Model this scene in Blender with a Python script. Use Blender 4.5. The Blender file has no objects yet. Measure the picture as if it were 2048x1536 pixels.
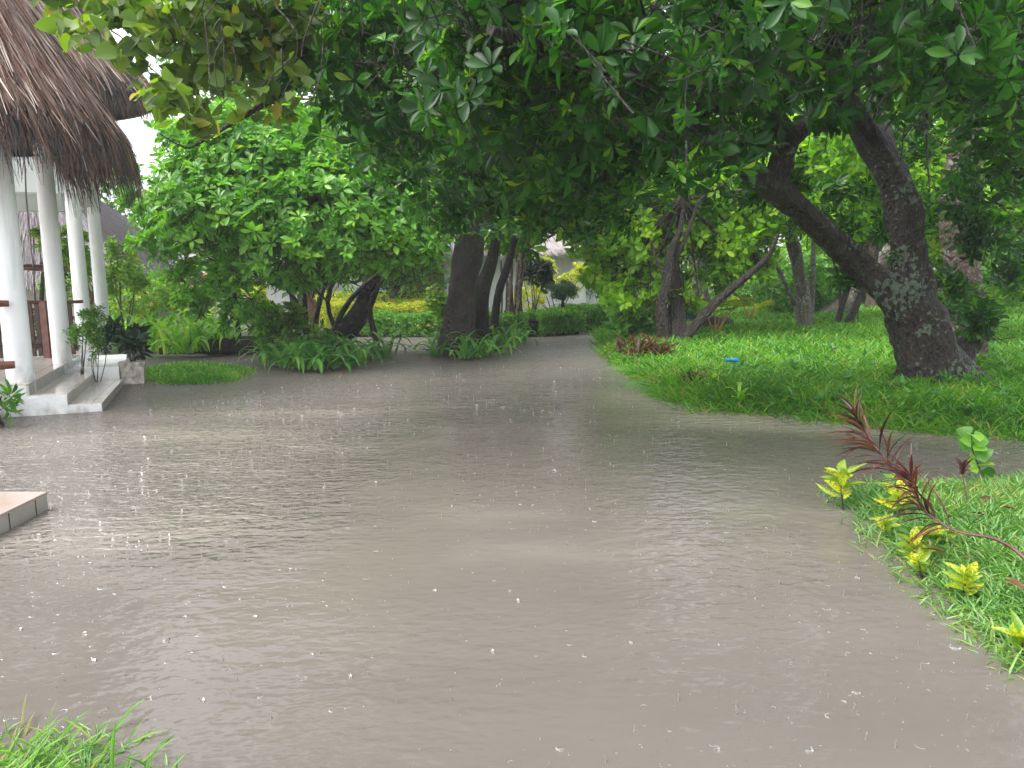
import bpy, math, random
import numpy as np
from mathutils import Vector, Matrix

R = math.radians
rng = np.random.default_rng(7)
random.seed(7)
SC = bpy.context.scene
COL = SC.collection

# ---------------------------------------------------------------- camera
F = 1535.0; HOR = 562.0; H = 1.65; ROLL = -0.018
PITCH = math.atan((768 - HOR) / F)
cam_d = bpy.data.cameras.new("camera"); cam = bpy.data.objects.new("camera", cam_d); COL.objects.link(cam)
cam.location = (0, 0, H); cam.rotation_euler = (Matrix.Rotation(math.pi/2 - PITCH, 3, 'X') @ Matrix.Rotation(ROLL, 3, 'Z')).to_euler()
cam_d.sensor_width = 36; cam_d.lens = 36 * F / 2048; cam_d.clip_start = 0.05; cam_d.clip_end = 900
SC.camera = cam

# ---------------------------------------------------------------- sky, sun, exposure
SUN_EL, SUN_AZ = 54, -115
w = bpy.data.worlds.new("World"); SC.world = w; w.use_nodes = True
nt = w.node_tree; nt.nodes.clear()
sky = nt.nodes.new("ShaderNodeTexSky"); sky.sky_type = 'NISHITA'; sky.sun_disc = False
sky.sun_elevation = R(SUN_EL); sky.sun_rotation = R(SUN_AZ); sky.dust_density = 3.0; sky.air_density = 1.0
hs = nt.nodes.new("ShaderNodeHueSaturation"); hs.inputs['Saturation'].default_value = 0.22
bg = nt.nodes.new("ShaderNodeBackground"); bg.inputs['Strength'].default_value = 0.15
wo = nt.nodes.new("ShaderNodeOutputWorld")
nt.links.new(sky.outputs[0], hs.inputs['Color']); nt.links.new(hs.outputs[0], bg.inputs[0]); nt.links.new(bg.outputs[0], wo.inputs[0])
sd = bpy.data.lights.new("sun", 'SUN'); sun = bpy.data.objects.new("sun", sd); COL.objects.link(sun)
sd.energy = 0.9; sd.angle = R(50); sd.color = (1, 0.97, 0.93)
sun.rotation_euler = (R(90 - SUN_EL), 0, R(180 - SUN_AZ))
SC.view_settings.view_transform = 'Standard'; SC.view_settings.look = 'None'
SC.view_settings.gamma = 1; SC.view_settings.exposure = 1.9
SC.cycles.max_bounces = 5; SC.cycles.diffuse_bounces = 3; SC.cycles.glossy_bounces = 2
SC.cycles.transmission_bounces = 3; SC.cycles.volume_bounces = 0; SC.cycles.transparent_max_bounces = 4
SC.cycles.use_adaptive_sampling = True

# ---------------------------------------------------------------- pixel -> world
CP, SP = math.cos(PITCH), math.sin(PITCH); CR, SR = math.cos(ROLL), math.sin(ROLL)
def ray(px, py):
    x0 = (px - 1024) / F; y0 = (768 - py) / F; x = x0*CR - y0*SR; y = x0*SR + y0*CR
    return np.array([x, CP + y*SP, -SP + y*CP])
def G(px, py, z=0.0):
    r = ray(px, py); return np.array([0, 0, H]) + r * ((z - H) / r[2])
def D(px, py, Y):
    r = ray(px, py); return np.array([0, 0, H]) + r * (Y / r[1])

# ---------------------------------------------------------------- mesh helpers
def tag(o, label=None, cat=None, group=None, kind=None):
    if label: o['label'] = label
    if cat: o['category'] = cat
    if group: o['group'] = group
    if kind: o['kind'] = kind
    return o
def empty(name, loc, label=None, cat=None, group=None):
    o = bpy.data.objects.new(name, None); COL.objects.link(o); o.location = tuple(map(float, loc)); o.empty_display_size = .2
    return tag(o, label, cat, group)

class MB:
    """collects vertices / polygons and builds ONE mesh object (world coordinates)"""
    def __init__(s): s.v = []; s.f = []; s.n = 0; s.r = []
    def add(s, verts, faces, rnd=None):
        verts = np.asarray(verts, float).reshape(-1, 3)
        s.v.append(verts); s.f.append((np.asarray(faces, int) + s.n))
        s.r.append(np.full(len(verts), random.random()) if rnd is None else np.broadcast_to(np.asarray(rnd, float), (len(verts),)))
        s.n += len(verts)
    def box(s, o, ux, uy, uz, rnd=None):
        """corner o and three edge vectors"""
        o, ux, uy, uz = map(lambda a: np.asarray(a, float), (o, ux, uy, uz))
        v = [o, o+ux, o+ux+uy, o+uy, o+uz, o+ux+uz, o+ux+uy+uz, o+uy+uz]
        s.add(v, [[0,3,2,1],[4,5,6,7],[0,1,5,4],[1,2,6,5],[2,3,7,6],[3,0,4,7]], rnd)
    def tube(s, pts, rad, n=10, wob=0.0, caps=True, rnd=None, sub=4):
        pts = np.asarray(pts, float); rad = np.asarray(rad, float) if np.ndim(rad) else np.full(len(pts), float(rad))
        if sub > 1 and len(pts) > 2: pts, rad = smooth(pts, rad, sub)
        m = len(pts); t = np.gradient(pts, axis=0); t /= np.linalg.norm(t, axis=1)[:, None] + 1e-9
        a = np.array([0, 0, 1.0]) if abs(t[0][2]) < .9 else np.array([1.0, 0, 0])
        b = np.cross(t[0], a); b /= np.linalg.norm(b); vs = []
        ph = np.linspace(0, 2*math.pi, n, endpoint=False)
        for i in range(m):
            b = b - t[i]*b.dot(t[i]); b /= np.linalg.norm(b); c = np.cross(t[i], b)
            rr = rad[i] * (1 + wob * (rng.random(n) - .5) + wob*.8*np.sin(ph*3 + i*.35) + wob*.5*np.sin(ph*5 - i*.6))
            vs.append(pts[i] + (np.cos(ph)*rr)[:, None]*b + (np.sin(ph)*rr)[:, None]*c)
        vs = np.concatenate(vs)
        f = [[i*n+j, i*n+(j+1) % n, (i+1)*n+(j+1) % n, (i+1)*n+j] for i in range(m-1) for j in range(n)]
        s.add(vs, f, rnd)
        if caps:
            for base, p, fl in ((0, pts[0], 1), ((m-1)*n, pts[-1], 0)):
                ring = vs[base:base+n]
                s.add(np.vstack([ring, p]), [[(j+1) % n, j, n] if fl else [j, (j+1) % n, n] for j in range(n)], rnd)
    def build(s, name, mat, parent=None, smooth=False, **k):
        v = np.concatenate(s.v).astype(np.float32); r = np.concatenate(s.r).astype(np.float32)
        return mesh(name, v, s.f, mat, parent, smooth, r)

def smooth(pts, rad, sub):
    P = np.vstack([2*pts[0]-pts[1], pts, 2*pts[-1]-pts[-2]]); Rr = np.concatenate([[rad[0]], rad, [rad[-1]]])
    op, orr = [], []
    for i in range(1, len(P)-2):
        for k in range(sub):
            t = k/sub; t2 = t*t; t3 = t2*t
            op.append(.5*((2*P[i]) + (-P[i-1]+P[i+1])*t + (2*P[i-1]-5*P[i]+4*P[i+1]-P[i+2])*t2 + (-P[i-1]+3*P[i]-3*P[i+1]+P[i+2])*t3))
            orr.append(Rr[i]*(1-t)+Rr[i+1]*t)
    op.append(pts[-1]); orr.append(rad[-1])
    return np.array(op), np.array(orr)

def mesh(name, v, fl, mat, parent=None, smooth=False, rnd=None):
    """v (n,3); fl list of int arrays each (m,k)"""
    me = bpy.data.meshes.new(name)
    origin = np.zeros(3)
    if parent is not None: origin = np.array(parent.matrix_world.translation) if False else np.array(world_loc(parent))
    v = np.asarray(v, np.float32)
    if parent is None:
        origin = np.array([(v[:, 0].min()+v[:, 0].max())/2, (v[:, 1].min()+v[:, 1].max())/2, v[:, 2].min()])
    v = (v - origin).astype(np.float32)
    loops = np.concatenate([f.reshape(-1) for f in fl]).astype(np.int32)
    tot = np.concatenate([np.full(len(f), f.shape[1], np.int32) for f in fl])
    st = np.concatenate([[0], np.cumsum(tot)[:-1]]).astype(np.int32)
    me.vertices.add(len(v)); me.vertices.foreach_set("co", v.reshape(-1))
    me.loops.add(len(loops)); me.loops.foreach_set("vertex_index", loops)
    me.polygons.add(len(tot)); me.polygons.foreach_set("loop_start", st); me.polygons.foreach_set("loop_total", tot)
    me.polygons.foreach_set("use_smooth", np.full(len(tot), smooth, bool))
    if rnd is not None:
        a = me.attributes.new("rnd", 'FLOAT', 'POINT'); a.data.foreach_set("value", np.asarray(rnd, np.float32))
    me.update(calc_edges=True); me.validate(); me.materials.append(mat)
    o = bpy.data.objects.new(name, me); COL.objects.link(o)
    if parent is None: o.location = tuple(float(a) for a in origin)
    else: o.parent = parent
    return o
def world_loc(o):
    p = Vector(o.location)
    while o.parent is not None:
        o = o.parent; p = p + Vector(o.location)
    return p

# ---------------------------------------------------------------- materials
MATS = {}
def nodes(name):
    m = bpy.data.materials.new(name); m.use_nodes = True; n = m.node_tree; n.nodes.clear()
    out = n.nodes.new("ShaderNodeOutputMaterial"); b = n.nodes.new("ShaderNodeBsdfPrincipled"); n.links.new(b.outputs[0], out.inputs[0])
    MATS[name] = m
    return m, n, b, out
def ramp(n, stops, src):
    r = n.nodes.new("ShaderNodeValToRGB"); e = r.color_ramp.elements
    while len(e) < len(stops): e.new(.5)
    for i, (p, c) in enumerate(stops): e[i].position = p; e[i].color = (*c, 1)
    n.links.new(src, r.inputs[0]); return r.outputs[0]
def attr(n, name="rnd"):
    a = n.nodes.new("ShaderNodeAttribute"); a.attribute_name = name; return a.outputs['Fac']
def tex(n, kind, scale, detail=4, **k):
    t = n.nodes.new("ShaderNodeTex"+kind); t.inputs['Scale'].default_value = scale
    if 'Detail' in t.inputs: t.inputs['Detail'].default_value = detail
    c = n.nodes.new("ShaderNodeTexCoord")
    mp = n.nodes.new("ShaderNodeMapping"); n.links.new(c.outputs['Object'], mp.inputs[0]); n.links.new(mp.outputs[0], t.inputs['Vector'])
    if 'stretch' in k: mp.inputs['Scale'].default_value = k['stretch']
    return t
def bump(n, b, src, strength, dist=.02, chain=None):
    u = n.nodes.new("ShaderNodeBump"); u.inputs['Strength'].default_value = strength; u.inputs['Distance'].default_value = dist
    n.links.new(src, u.inputs['Height'])
    if chain is not None: n.links.new(chain, u.inputs['Normal'])
    n.links.new(u.outputs[0], b.inputs['Normal']); return u.outputs[0]
def mathn(n, op, a, b2=None):
    m = n.nodes.new("ShaderNodeMath"); m.operation = op
    for i, x in enumerate((a, b2)):
        if x is None: continue
        if isinstance(x, (int, float)): m.inputs[i].default_value = x
        else: n.links.new(x, m.inputs[i])
    return m.outputs[0]
def mixc(n, fac, a, b2):
    m = n.nodes.new("ShaderNodeMix"); m.data_type = 'RGBA'
    for s, x in ((m.inputs[0], fac), (m.inputs[6], a), (m.inputs[7], b2)):
        if isinstance(x, (int, float)): s.default_value = x
        elif isinstance(x, tuple): s.default_value = (*x, 1)
        else: n.links.new(x, s)
    return m.outputs[2]

def leafmat(name, stops, rough=.32, trans=.38, tcol=1.0, spec=.5, mottle=None):
    m, n, b, out = nodes(name)
    c = ramp(n, stops, attr(n))
    if mottle: c = mixc(n, ramp(n, [(.46, (0, 0, 0)), (.56, (1, 1, 1))], tex(n, 'Noise', 85, 2).outputs[0]), c, mottle)
    n.links.new(c, b.inputs['Base Color'])
    t1 = tex(n, 'Noise', 14, 2)
    rr = n.nodes.new("ShaderNodeMapRange"); rr.inputs[3].default_value = rough-.1; rr.inputs[4].default_value = rough+.25
    n.links.new(t1.outputs[0], rr.inputs[0]); n.links.new(rr.outputs[0], b.inputs['Roughness'])
    b.inputs['Specular IOR Level'].default_value = spec
    tr = n.nodes.new("ShaderNodeBsdfTranslucent")
    g = n.nodes.new("ShaderNodeMix"); g.data_type = 'RGBA'; g.blend_type = 'MULTIPLY'; g.inputs[0].default_value = 1
    n.links.new(c, g.inputs[6]); g.inputs[7].default_value = (1.5*tcol, 1.7*tcol, .5*tcol, 1)
    n.links.new(g.outputs[2], tr.inputs[0])
    mx = n.nodes.new("ShaderNodeMixShader"); mx.inputs[0].default_value = trans
    n.links.new(b.outputs[0], mx.inputs[1]); n.links.new(tr.outputs[0], mx.inputs[2]); n.links.new(mx.outputs[0], out.inputs[0])
    return m
L_canopy = leafmat("canopy_leaf", [(0, (.010, .040, .008)), (.55, (.022, .090, .013)), (.8, (.07, .20, .018)), (1, (.22, .32, .02))], .27, .46, 1.15, .35)
L_bright = leafmat("bright_leaf", [(0, (.035, .14, .018)), (.5, (.13, .34, .030)), (.9, (.27, .50, .05)), (1, (.42, .38, .05))], .26, .4)
L_lime = leafmat("lime_leaf", [(0, (.07, .17, .02)), (.5, (.16, .30, .03)), (.85, (.30, .42, .04)), (1, (.55, .36, .04))], .4, .5)
L_bough = leafmat("bough_leaf", [(0, (.05, .10, .015)), (.5, (.11, .19, .025)), (.9, (.19, .27, .03)), (1, (.30, .24, .03))], .45, .42)
L_mid = leafmat("mid_leaf", [(0, (.03, .11, .015)), (.5, (.085, .22, .02)), (.85, (.20, .34, .025)), (1, (.34, .32, .03))], .35, .45)
L_limey = leafmat('yellow_green_leaf', [(0, (.05, .15, .01)), (.5, (.18, .36, .018)), (.85, (.36, .52, .03)), (1, (.6, .5, .03))], .35, .52, 1.15, .35)
L_far = leafmat("far_leaf", [(0, (.04, .13, .03)), (.5, (.09, .24, .04)), (.9, (.18, .34, .05)), (1, (.2, .28, .05))], .4, .4)
L_grey = leafmat("greygreen_leaf", [(0, (.05, .12, .08)), (1, (.12, .22, .13))], .5, .3)
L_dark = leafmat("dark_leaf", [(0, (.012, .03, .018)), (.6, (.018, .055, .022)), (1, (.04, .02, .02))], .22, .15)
L_strap = leafmat("strap_leaf", [(0, (.03, .12, .025)), (.5, (.07, .23, .035)), (1, (.16, .34, .04))], .3, .35)
L_strapy = leafmat("lily_leaf", [(0, (.08, .24, .02)), (.5, (.16, .40, .03)), (1, (.36, .52, .05))], .3, .45)
L_grass = leafmat("grass_blade", [(0, (.025, .09, .014)), (.45, (.08, .25, .025)), (.85, (.22, .44, .045)), (1, (.30, .30, .08))], .35, .4)
L_grassn = leafmat("near_grass_blade", [(0, (.05, .15, .03)), (.5, (.13, .29, .07)), (.9, (.27, .42, .14)), (1, (.40, .38, .15))], .3, .4)
L_hedge = leafmat("hedge_leaf", [(0, (.04, .15, .02)), (.5, (.10, .28, .03)), (1, (.24, .42, .04))], .35, .4)
L_gold = leafmat("golden_hedge_leaf", [(0, (.14, .25, .02)), (.4, (.40, .44, .03)), (1, (.78, .66, .06))], .4, .45)
L_red = leafmat("red_leaf", [(0, (.025, .009, .010)), (.6, (.075, .018, .018)), (1, (.16, .04, .025))], .3, .3, .9)
L_yel = leafmat("croton_leaf", [(0, (.10, .22, .02)), (.35, (.30, .36, .02)), (.7, (.58, .54, .02)), (1, (.75, .66, .05))], .3, .35, mottle=(.16, .28, .02))
L_flow = leafmat("flower", [(0, (.75, .16, .12)), (.5, (.85, .35, .22)), (.8, (.8, .5, .05)), (1, (.8, .75, .7))], .5, .3)
L_litter = leafmat("litter", [(0, (.06, .025, .012)), (.7, (.16, .07, .03)), (1, (.3, .2, .05))], .4, .1)

def barkmat(name, c1, c2, lichen=None, amt=.5, sc=9, zmax=None):
    m, n, b, out = nodes(name)
    t = tex(n, 'Noise', sc, 6, stretch=(1, 1, .5)); v = tex(n, 'Voronoi', sc*2.6, stretch=(1, 1, .5))
    c = ramp(n, [(.3, c1), (.7, c2)], t.outputs[0])
    if lichen:
        t2 = tex(n, 'Noise', 2.3, 2); t3 = tex(n, 'Noise', 16, 6)
        f = mathn(n, 'MULTIPLY', t2.outputs[0], t3.outputs[0])
        if zmax:
            sx = n.nodes.new('ShaderNodeSeparateXYZ'); gc = n.nodes.new('ShaderNodeTexCoord'); n.links.new(gc.outputs['Object'], sx.inputs[0]); f = mathn(n, 'SUBTRACT', f, mathn(n, 'MULTIPLY', mathn(n, 'MAXIMUM', mathn(n, 'SUBTRACT', sx.outputs[2], zmax), 0), .06))
        f = ramp(n, [(amt*.5, (0, 0, 0)), (amt*.5+.025, (1, 1, 1))], f)
        c = mixc(n, f, c, lichen)
    n.links.new(c, b.inputs['Base Color']); b.inputs['Roughness'].default_value = .55
    s = mathn(n, 'ADD', t.outputs[0], v.outputs[0]); bump(n, b, s, 1.0, .06)
    return m
B_lichen = barkmat("lichen_bark", (.012, .009, .008), (.045, .032, .026), (.12, .16, .11), .6, zmax=2.2)
B_dark = barkmat("wet_dark_bark", (.012, .010, .009), (.05, .036, .028))
B_pale = barkmat("pale_bark", (.09, .075, .06), (.24, .21, .17), (.3, .3, .27), .6)
B_brown = barkmat("brown_bark", (.05, .032, .022), (.13, .085, .06), (.2, .19, .15), .62)
M_stem = barkmat("stem", (.03, .025, .015), (.07, .06, .03))

def plain(name, c1, c2=None, sc=6, rough=.5, bmp=.3, bs=40, metal=0):
    m, n, b, out = nodes(name)
    t = tex(n, 'Noise', sc, 5); n.links.new(ramp(n, [(.3, c1), (.72, c2 or c1)], t.outputs[0]), b.inputs['Base Color'])
    b.inputs['Roughness'].default_value = rough; b.inputs['Metallic'].default_value = metal
    if bmp: bump(n, b, tex(n, 'Noise', bs, 4).outputs[0], bmp, .01)
    return m
def stained(name, c1, c2, sc, rough, bmp, bs, z0, z1, dirt=(.20, .19, .13)):
    m = plain(name, c1, c2, sc, rough, bmp, bs); n = m.node_tree; b = next(x for x in n.nodes if x.type == 'BSDF_PRINCIPLED')
    src = b.inputs['Base Color'].links[0].from_socket; g = n.nodes.new("ShaderNodeNewGeometry"); sx = n.nodes.new("ShaderNodeSeparateXYZ"); n.links.new(g.outputs['Position'], sx.inputs[0])
    q = n.nodes.new("ShaderNodeMapRange"); n.links.new(sx.outputs[2], q.inputs[0])
    for i_, v_ in enumerate((z0, z1, 0, .75)): q.inputs[i_+1].default_value = v_
    t = tex(n, 'Noise', 7, 7, stretch=(1, 1, .5)); f = mathn(n, 'MULTIPLY', q.outputs[0], ramp(n, [(.40, (0, 0, 0)), (.66, (1, 1, 1))], t.outputs[0]))
    t2 = tex(n, 'Noise', 4, 6, stretch=(1.6, 1.6, .12)); f = mathn(n, 'MAXIMUM', f, mathn(n, 'MULTIPLY', ramp(n, [(.56, (0, 0, 0)), (.75, (1, 1, 1))], t2.outputs[0]), .35))
    n.links.new(mixc(n, f, src, dirt), b.inputs['Base Color']); return m
M_white = stained("white_plaster", (.76, .77, .77), (.86, .87, .88), 1.6, .45, .25, 20, 1.0, .2)
M_rough = stained("rough_white_render", (.66, .67, .67), (.82, .82, .82), 3, .7, 1.0, 28, .22, .0)
M_beam = plain("grey_white_beam", (.50, .55, .53), (.66, .69, .68), 1.6, .6, .1)
M_wood = plain("dark_red_wood", (.035, .016, .01), (.10, .04, .025), 9, .4, .4)
M_woodl = plain("reddish_log_wood", (.10, .035, .02), (.20, .075, .045), 9, .4, .4)
M_door = plain("brown_door_wood", (.16, .06, .035), (.24, .10, .06), 5, .5)
M_cream = plain("cream_wall", (.60, .56, .48), (.74, .70, .62), 1.5, .7)
M_rope = plain("rope", (.12, .10, .08), (.22, .19, .16), 20, .8)
M_bin = plain("green_plastic", (.005, .05, .035), (.01, .07, .05), 4, .4)
M_pipe = plain("blue_plastic_pipe", (.01, .16, .42), (.02, .22, .52), 8, .35, .1)
M_rock = plain("dark_wet_rock", (.02, .02, .02), (.07, .065, .06), 5, .4, 1, 12)
M_road = plain("wet_grey_road", (.16, .16, .165), (.24, .24, .24), .8, .25)
M_pot = plain("stained_white_pot", (.16, .12, .09), (.66, .60, .54), 11, .6, .6)
M_blue = plain("blue_cloth", (.02, .15, .4), (.05, .3, .6), 8, .7)

def tilemat():
    m, n, b, out = nodes("wet_cream_tile")
    br = n.nodes.new("ShaderNodeTexBrick"); c = n.nodes.new("ShaderNodeTexCoord"); mp = n.nodes.new("ShaderNodeMapping")
    n.links.new(c.outputs['Object'], mp.inputs[0]); mp.inputs['Rotation'].default_value = (0, 0, R(-21)); n.links.new(mp.outputs[0], br.inputs[0])
    br.offset = 0; br.inputs['Scale'].default_value = 1; br.inputs['Brick Width'].default_value = .3; br.inputs['Row Height'].default_value = .3
    br.inputs['Mortar Size'].default_value = .004; br.inputs['Color1'].default_value = (.60, .55, .49, 1); br.inputs['Color2'].default_value = (.66, .61, .55, 1)
    br.inputs['Mortar'].default_value = (.13, .11, .09, 1)
    t = tex(n, 'Noise', 3, 5)
    n.links.new(mixc(n, mathn(n, 'MULTIPLY', t.outputs[0], .35), br.outputs[0], (.36, .31, .26)), b.inputs['Base Color'])
    b.inputs['Roughness'].default_value = .16
    return m
M_tile = tilemat()
M_riser = plain("cream_riser_tile", (.24, .225, .20), (.33, .31, .28), 3, .3, .1)
M_ptile = plain("pinkish_wet_tile", (.30, .21, .165), (.38, .34, .305), 1.8, .15, .05)

def thatchmat(name, stops, rough=.6):
    m, n, b, out = nodes(name)
    n.links.new(ramp(n, stops, attr(n)), b.inputs['Base Color']); b.inputs['Roughness'].default_value = rough
    return m
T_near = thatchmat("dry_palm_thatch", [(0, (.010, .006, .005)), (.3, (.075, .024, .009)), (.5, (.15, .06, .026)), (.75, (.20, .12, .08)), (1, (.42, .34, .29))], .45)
T_far = thatchmat("grey_thatch", [(0, (.07, .06, .065)), (.6, (.13, .115, .12)), (1, (.24, .21, .21))], .8)

T_pale = thatchmat("pale_weathered_thatch", [(0, (.26, .22, .22)), (.6, (.38, .33, .33)), (1, (.5, .46, .45))], .8)
def groundmat():
    m, n, b, out = nodes("ground_soil_and_turf")
    t = tex(n, 'Noise', 3, 8); t2 = tex(n, 'Noise', 30, 5)
    soil = ramp(n, [(.3, (.045, .034, .026)), (.7, (.13, .10, .078))], t.outputs[0])
    turf = ramp(n, [(.3, (.03, .08, .015)), (.7, (.09, .20, .03))], t2.outputs[0])
    n.links.new(mixc(n, attr(n), soil, turf), b.inputs['Base Color']); b.inputs['Roughness'].default_value = .5
    bump(n, b, t2.outputs[0], .8, .04)
    return m
M_ground = groundmat()

def watermat():
    m, n, b, out = nodes("muddy_rain_water")
    big = tex(n, 'Noise', .16, 3, stretch=(.6, 1.6, 1)); mid = tex(n, 'Noise', .9, 4, stretch=(.7, 1.5, 1))
    f = mathn(n, 'ADD', mathn(n, 'MULTIPLY', big.outputs[0], .6), mathn(n, 'MULTIPLY', mid.outputs[0], .4))
    col = ramp(n, [(.34, (.116, .103, .090)), (.55, (.138, .122, .107)), (.68, (.195, .172, .146))], f)
    w1 = tex(n, 'Noise', 12, 1, stretch=(.85, 1.3, 1)); w2 = tex(n, 'Noise', 38, 2, stretch=(1, 1.3, 1)); w3 = tex(n, 'Noise', 4.5, 3, stretch=(.8, 1.3, 1))
    # rings spreading from raindrops
    rings = []
    for sc, fr in ((4.2, 42), (7.5, 34)):
        v = tex(n, 'Voronoi', sc)
        v.inputs['Randomness'].default_value = 1
        d = v.outputs['Distance']
        sn = mathn(n, 'SINE', mathn(n, 'MULTIPLY', d, fr))
        fall = mathn(n, 'MAXIMUM', mathn(n, 'SUBTRACT', 1, mathn(n, 'MULTIPLY', d, 3.2)), 0)
        rings.append(mathn(n, 'MULTIPLY', sn, fall))
    h = mathn(n, 'ADD', mathn(n, 'MULTIPLY', w1.outputs[0], 1.0), mathn(n, 'MULTIPLY', w2.outputs[0], .13))
    h = mathn(n, 'ADD', h, mathn(n, 'MULTIPLY', w3.outputs[0], 1.5))
    gc = n.nodes.new("ShaderNodeTexCoord"); sx = n.nodes.new("ShaderNodeSeparateXYZ"); n.links.new(gc.outputs['Object'], sx.inputs[0])
    def mr(src, a, b_, c, d):
        q = n.nodes.new("ShaderNodeMapRange"); q.interpolation_type = 'SMOOTHSTEP'; n.links.new(src, q.inputs[0])
        for i_, v_ in enumerate((a, b_, c, d)): q.inputs[i_+1].default_value = v_
        return q.outputs[0]
    pt = tex(n, 'Noise', .55, 2)
    # current and wind roughen the far path and the run-off by the steps; the near pool lies calmer (water object origin is at y = 31)
    rough = mathn(n, 'MAXIMUM', mathn(n, 'ADD', mr(sx.outputs[1], -24, -17, .0, 1), mr(sx.outputs[1], -17, -8, 0, 2.5)), mathn(n, 'MULTIPLY', mr(sx.outputs[0], -.9, -2.2, 0, 2.6), mr(sx.outputs[1], -27.2, -25.2, 0, 1)))
    rough = mathn(n, 'ADD', mathn(n, 'MULTIPLY', rough, .8), mathn(n, 'MULTIPLY', mr(pt.outputs[0], .35, .65, 0, 1), .25))
    h = mathn(n, 'MULTIPLY', h, mathn(n, 'ADD', rough, .14))
    h = mathn(n, 'ADD', h, mathn(n, 'MULTIPLY', mathn(n, 'ADD', rings[0], rings[1]), .05))
    nrm = bump(n, b, h, 1.0, .032); n.nodes.remove(b)
    df = n.nodes.new("ShaderNodeBsdfDiffuse"); 
    # pale sandy silt where the water is only a film over the side path
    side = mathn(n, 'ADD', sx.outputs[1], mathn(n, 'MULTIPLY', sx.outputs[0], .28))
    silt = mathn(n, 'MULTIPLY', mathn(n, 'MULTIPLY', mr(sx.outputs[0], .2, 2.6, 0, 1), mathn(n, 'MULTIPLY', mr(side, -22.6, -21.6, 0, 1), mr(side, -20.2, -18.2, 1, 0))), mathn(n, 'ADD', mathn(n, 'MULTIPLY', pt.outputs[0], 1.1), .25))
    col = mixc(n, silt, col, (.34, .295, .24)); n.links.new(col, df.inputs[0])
    gl = n.nodes.new("ShaderNodeBsdfGlossy"); n.links.new(mr(sx.outputs[1], -22, -10, .06, .22), gl.inputs['Roughness']); n.links.new(nrm, gl.inputs['Normal'])
    fr = n.nodes.new("ShaderNodeFresnel"); fr.inputs[0].default_value = 1.39; n.links.new(nrm, fr.inputs['Normal'])
    mx = n.nodes.new("ShaderNodeMixShader"); n.links.new(fr.outputs[0], mx.inputs[0]); n.links.new(df.outputs[0], mx.inputs[1]); n.links.new(gl.outputs[0], mx.inputs[2]); n.links.new(mx.outputs[0], out.inputs[0])
    return m
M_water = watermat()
def splashmat():
    m, n, b, out = nodes("splash_water")
    b.inputs['Base Color'].default_value = (.50, .48, .46, 1); b.inputs['Roughness'].default_value = .3
    b.inputs['Transmission Weight'].default_value = .75; b.inputs['Specular IOR Level'].default_value = .3; b.inputs['IOR'].default_value = 1.33
    return m
M_splash = splashmat()

# ---------------------------------------------------------------- leaves
def template(seg, shape='obovate', droop=.16, fold=.12):
    """leaf along +x, width along y; seg stations between base and tip"""
    v = [(0, 0, 0)]; wid = []
    for i in range(1, seg+1):
        t = i/(seg+1)
        if shape == 'obovate': wv = math.sin(math.pi*t**1.5)**.75
        elif shape == 'ovate': wv = math.sin(math.pi*t**.72)**.85
        elif shape == 'lance': wv = math.sin(math.pi*t)**.9
        else: wv = math.sin(math.pi*t**.5)**.6
        v += [(t, 0, -droop*t*t), (t, .5*wv, -droop*t*t + fold*wv), (t, -.5*wv, -droop*t*t + fold*wv)]
    v.append((1, 0, -droop)); tip = len(v)-1
    f3, f4 = [[0, 1, 2], [0, 3, 1]], []
    for i in range(seg-1):
        a = 1+3*i; c = a+3
        f4 += [[a, c, c+1, a+1], [a, a+2, c+2, c]]
    a = 1+3*(seg-1); f3 += [[a, tip, a+1], [a, a+2, tip]]
    return np.array(v), (np.array(f3), np.array(f4) if f4 else None)
T_LO = (np.array([(0, 0, 0), (.55, .5, .06), (1, 0, -.12), (.55, -.5, .06)]), (np.array([[0, 2, 1], [0, 3, 2]]), None))
T_HI = template(4); T_MID = template(2); T_OV = template(3, 'ovate'); T_RND = template(3, 'round'); T_LAN = template(3, 'lance', .25, .08)

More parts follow.
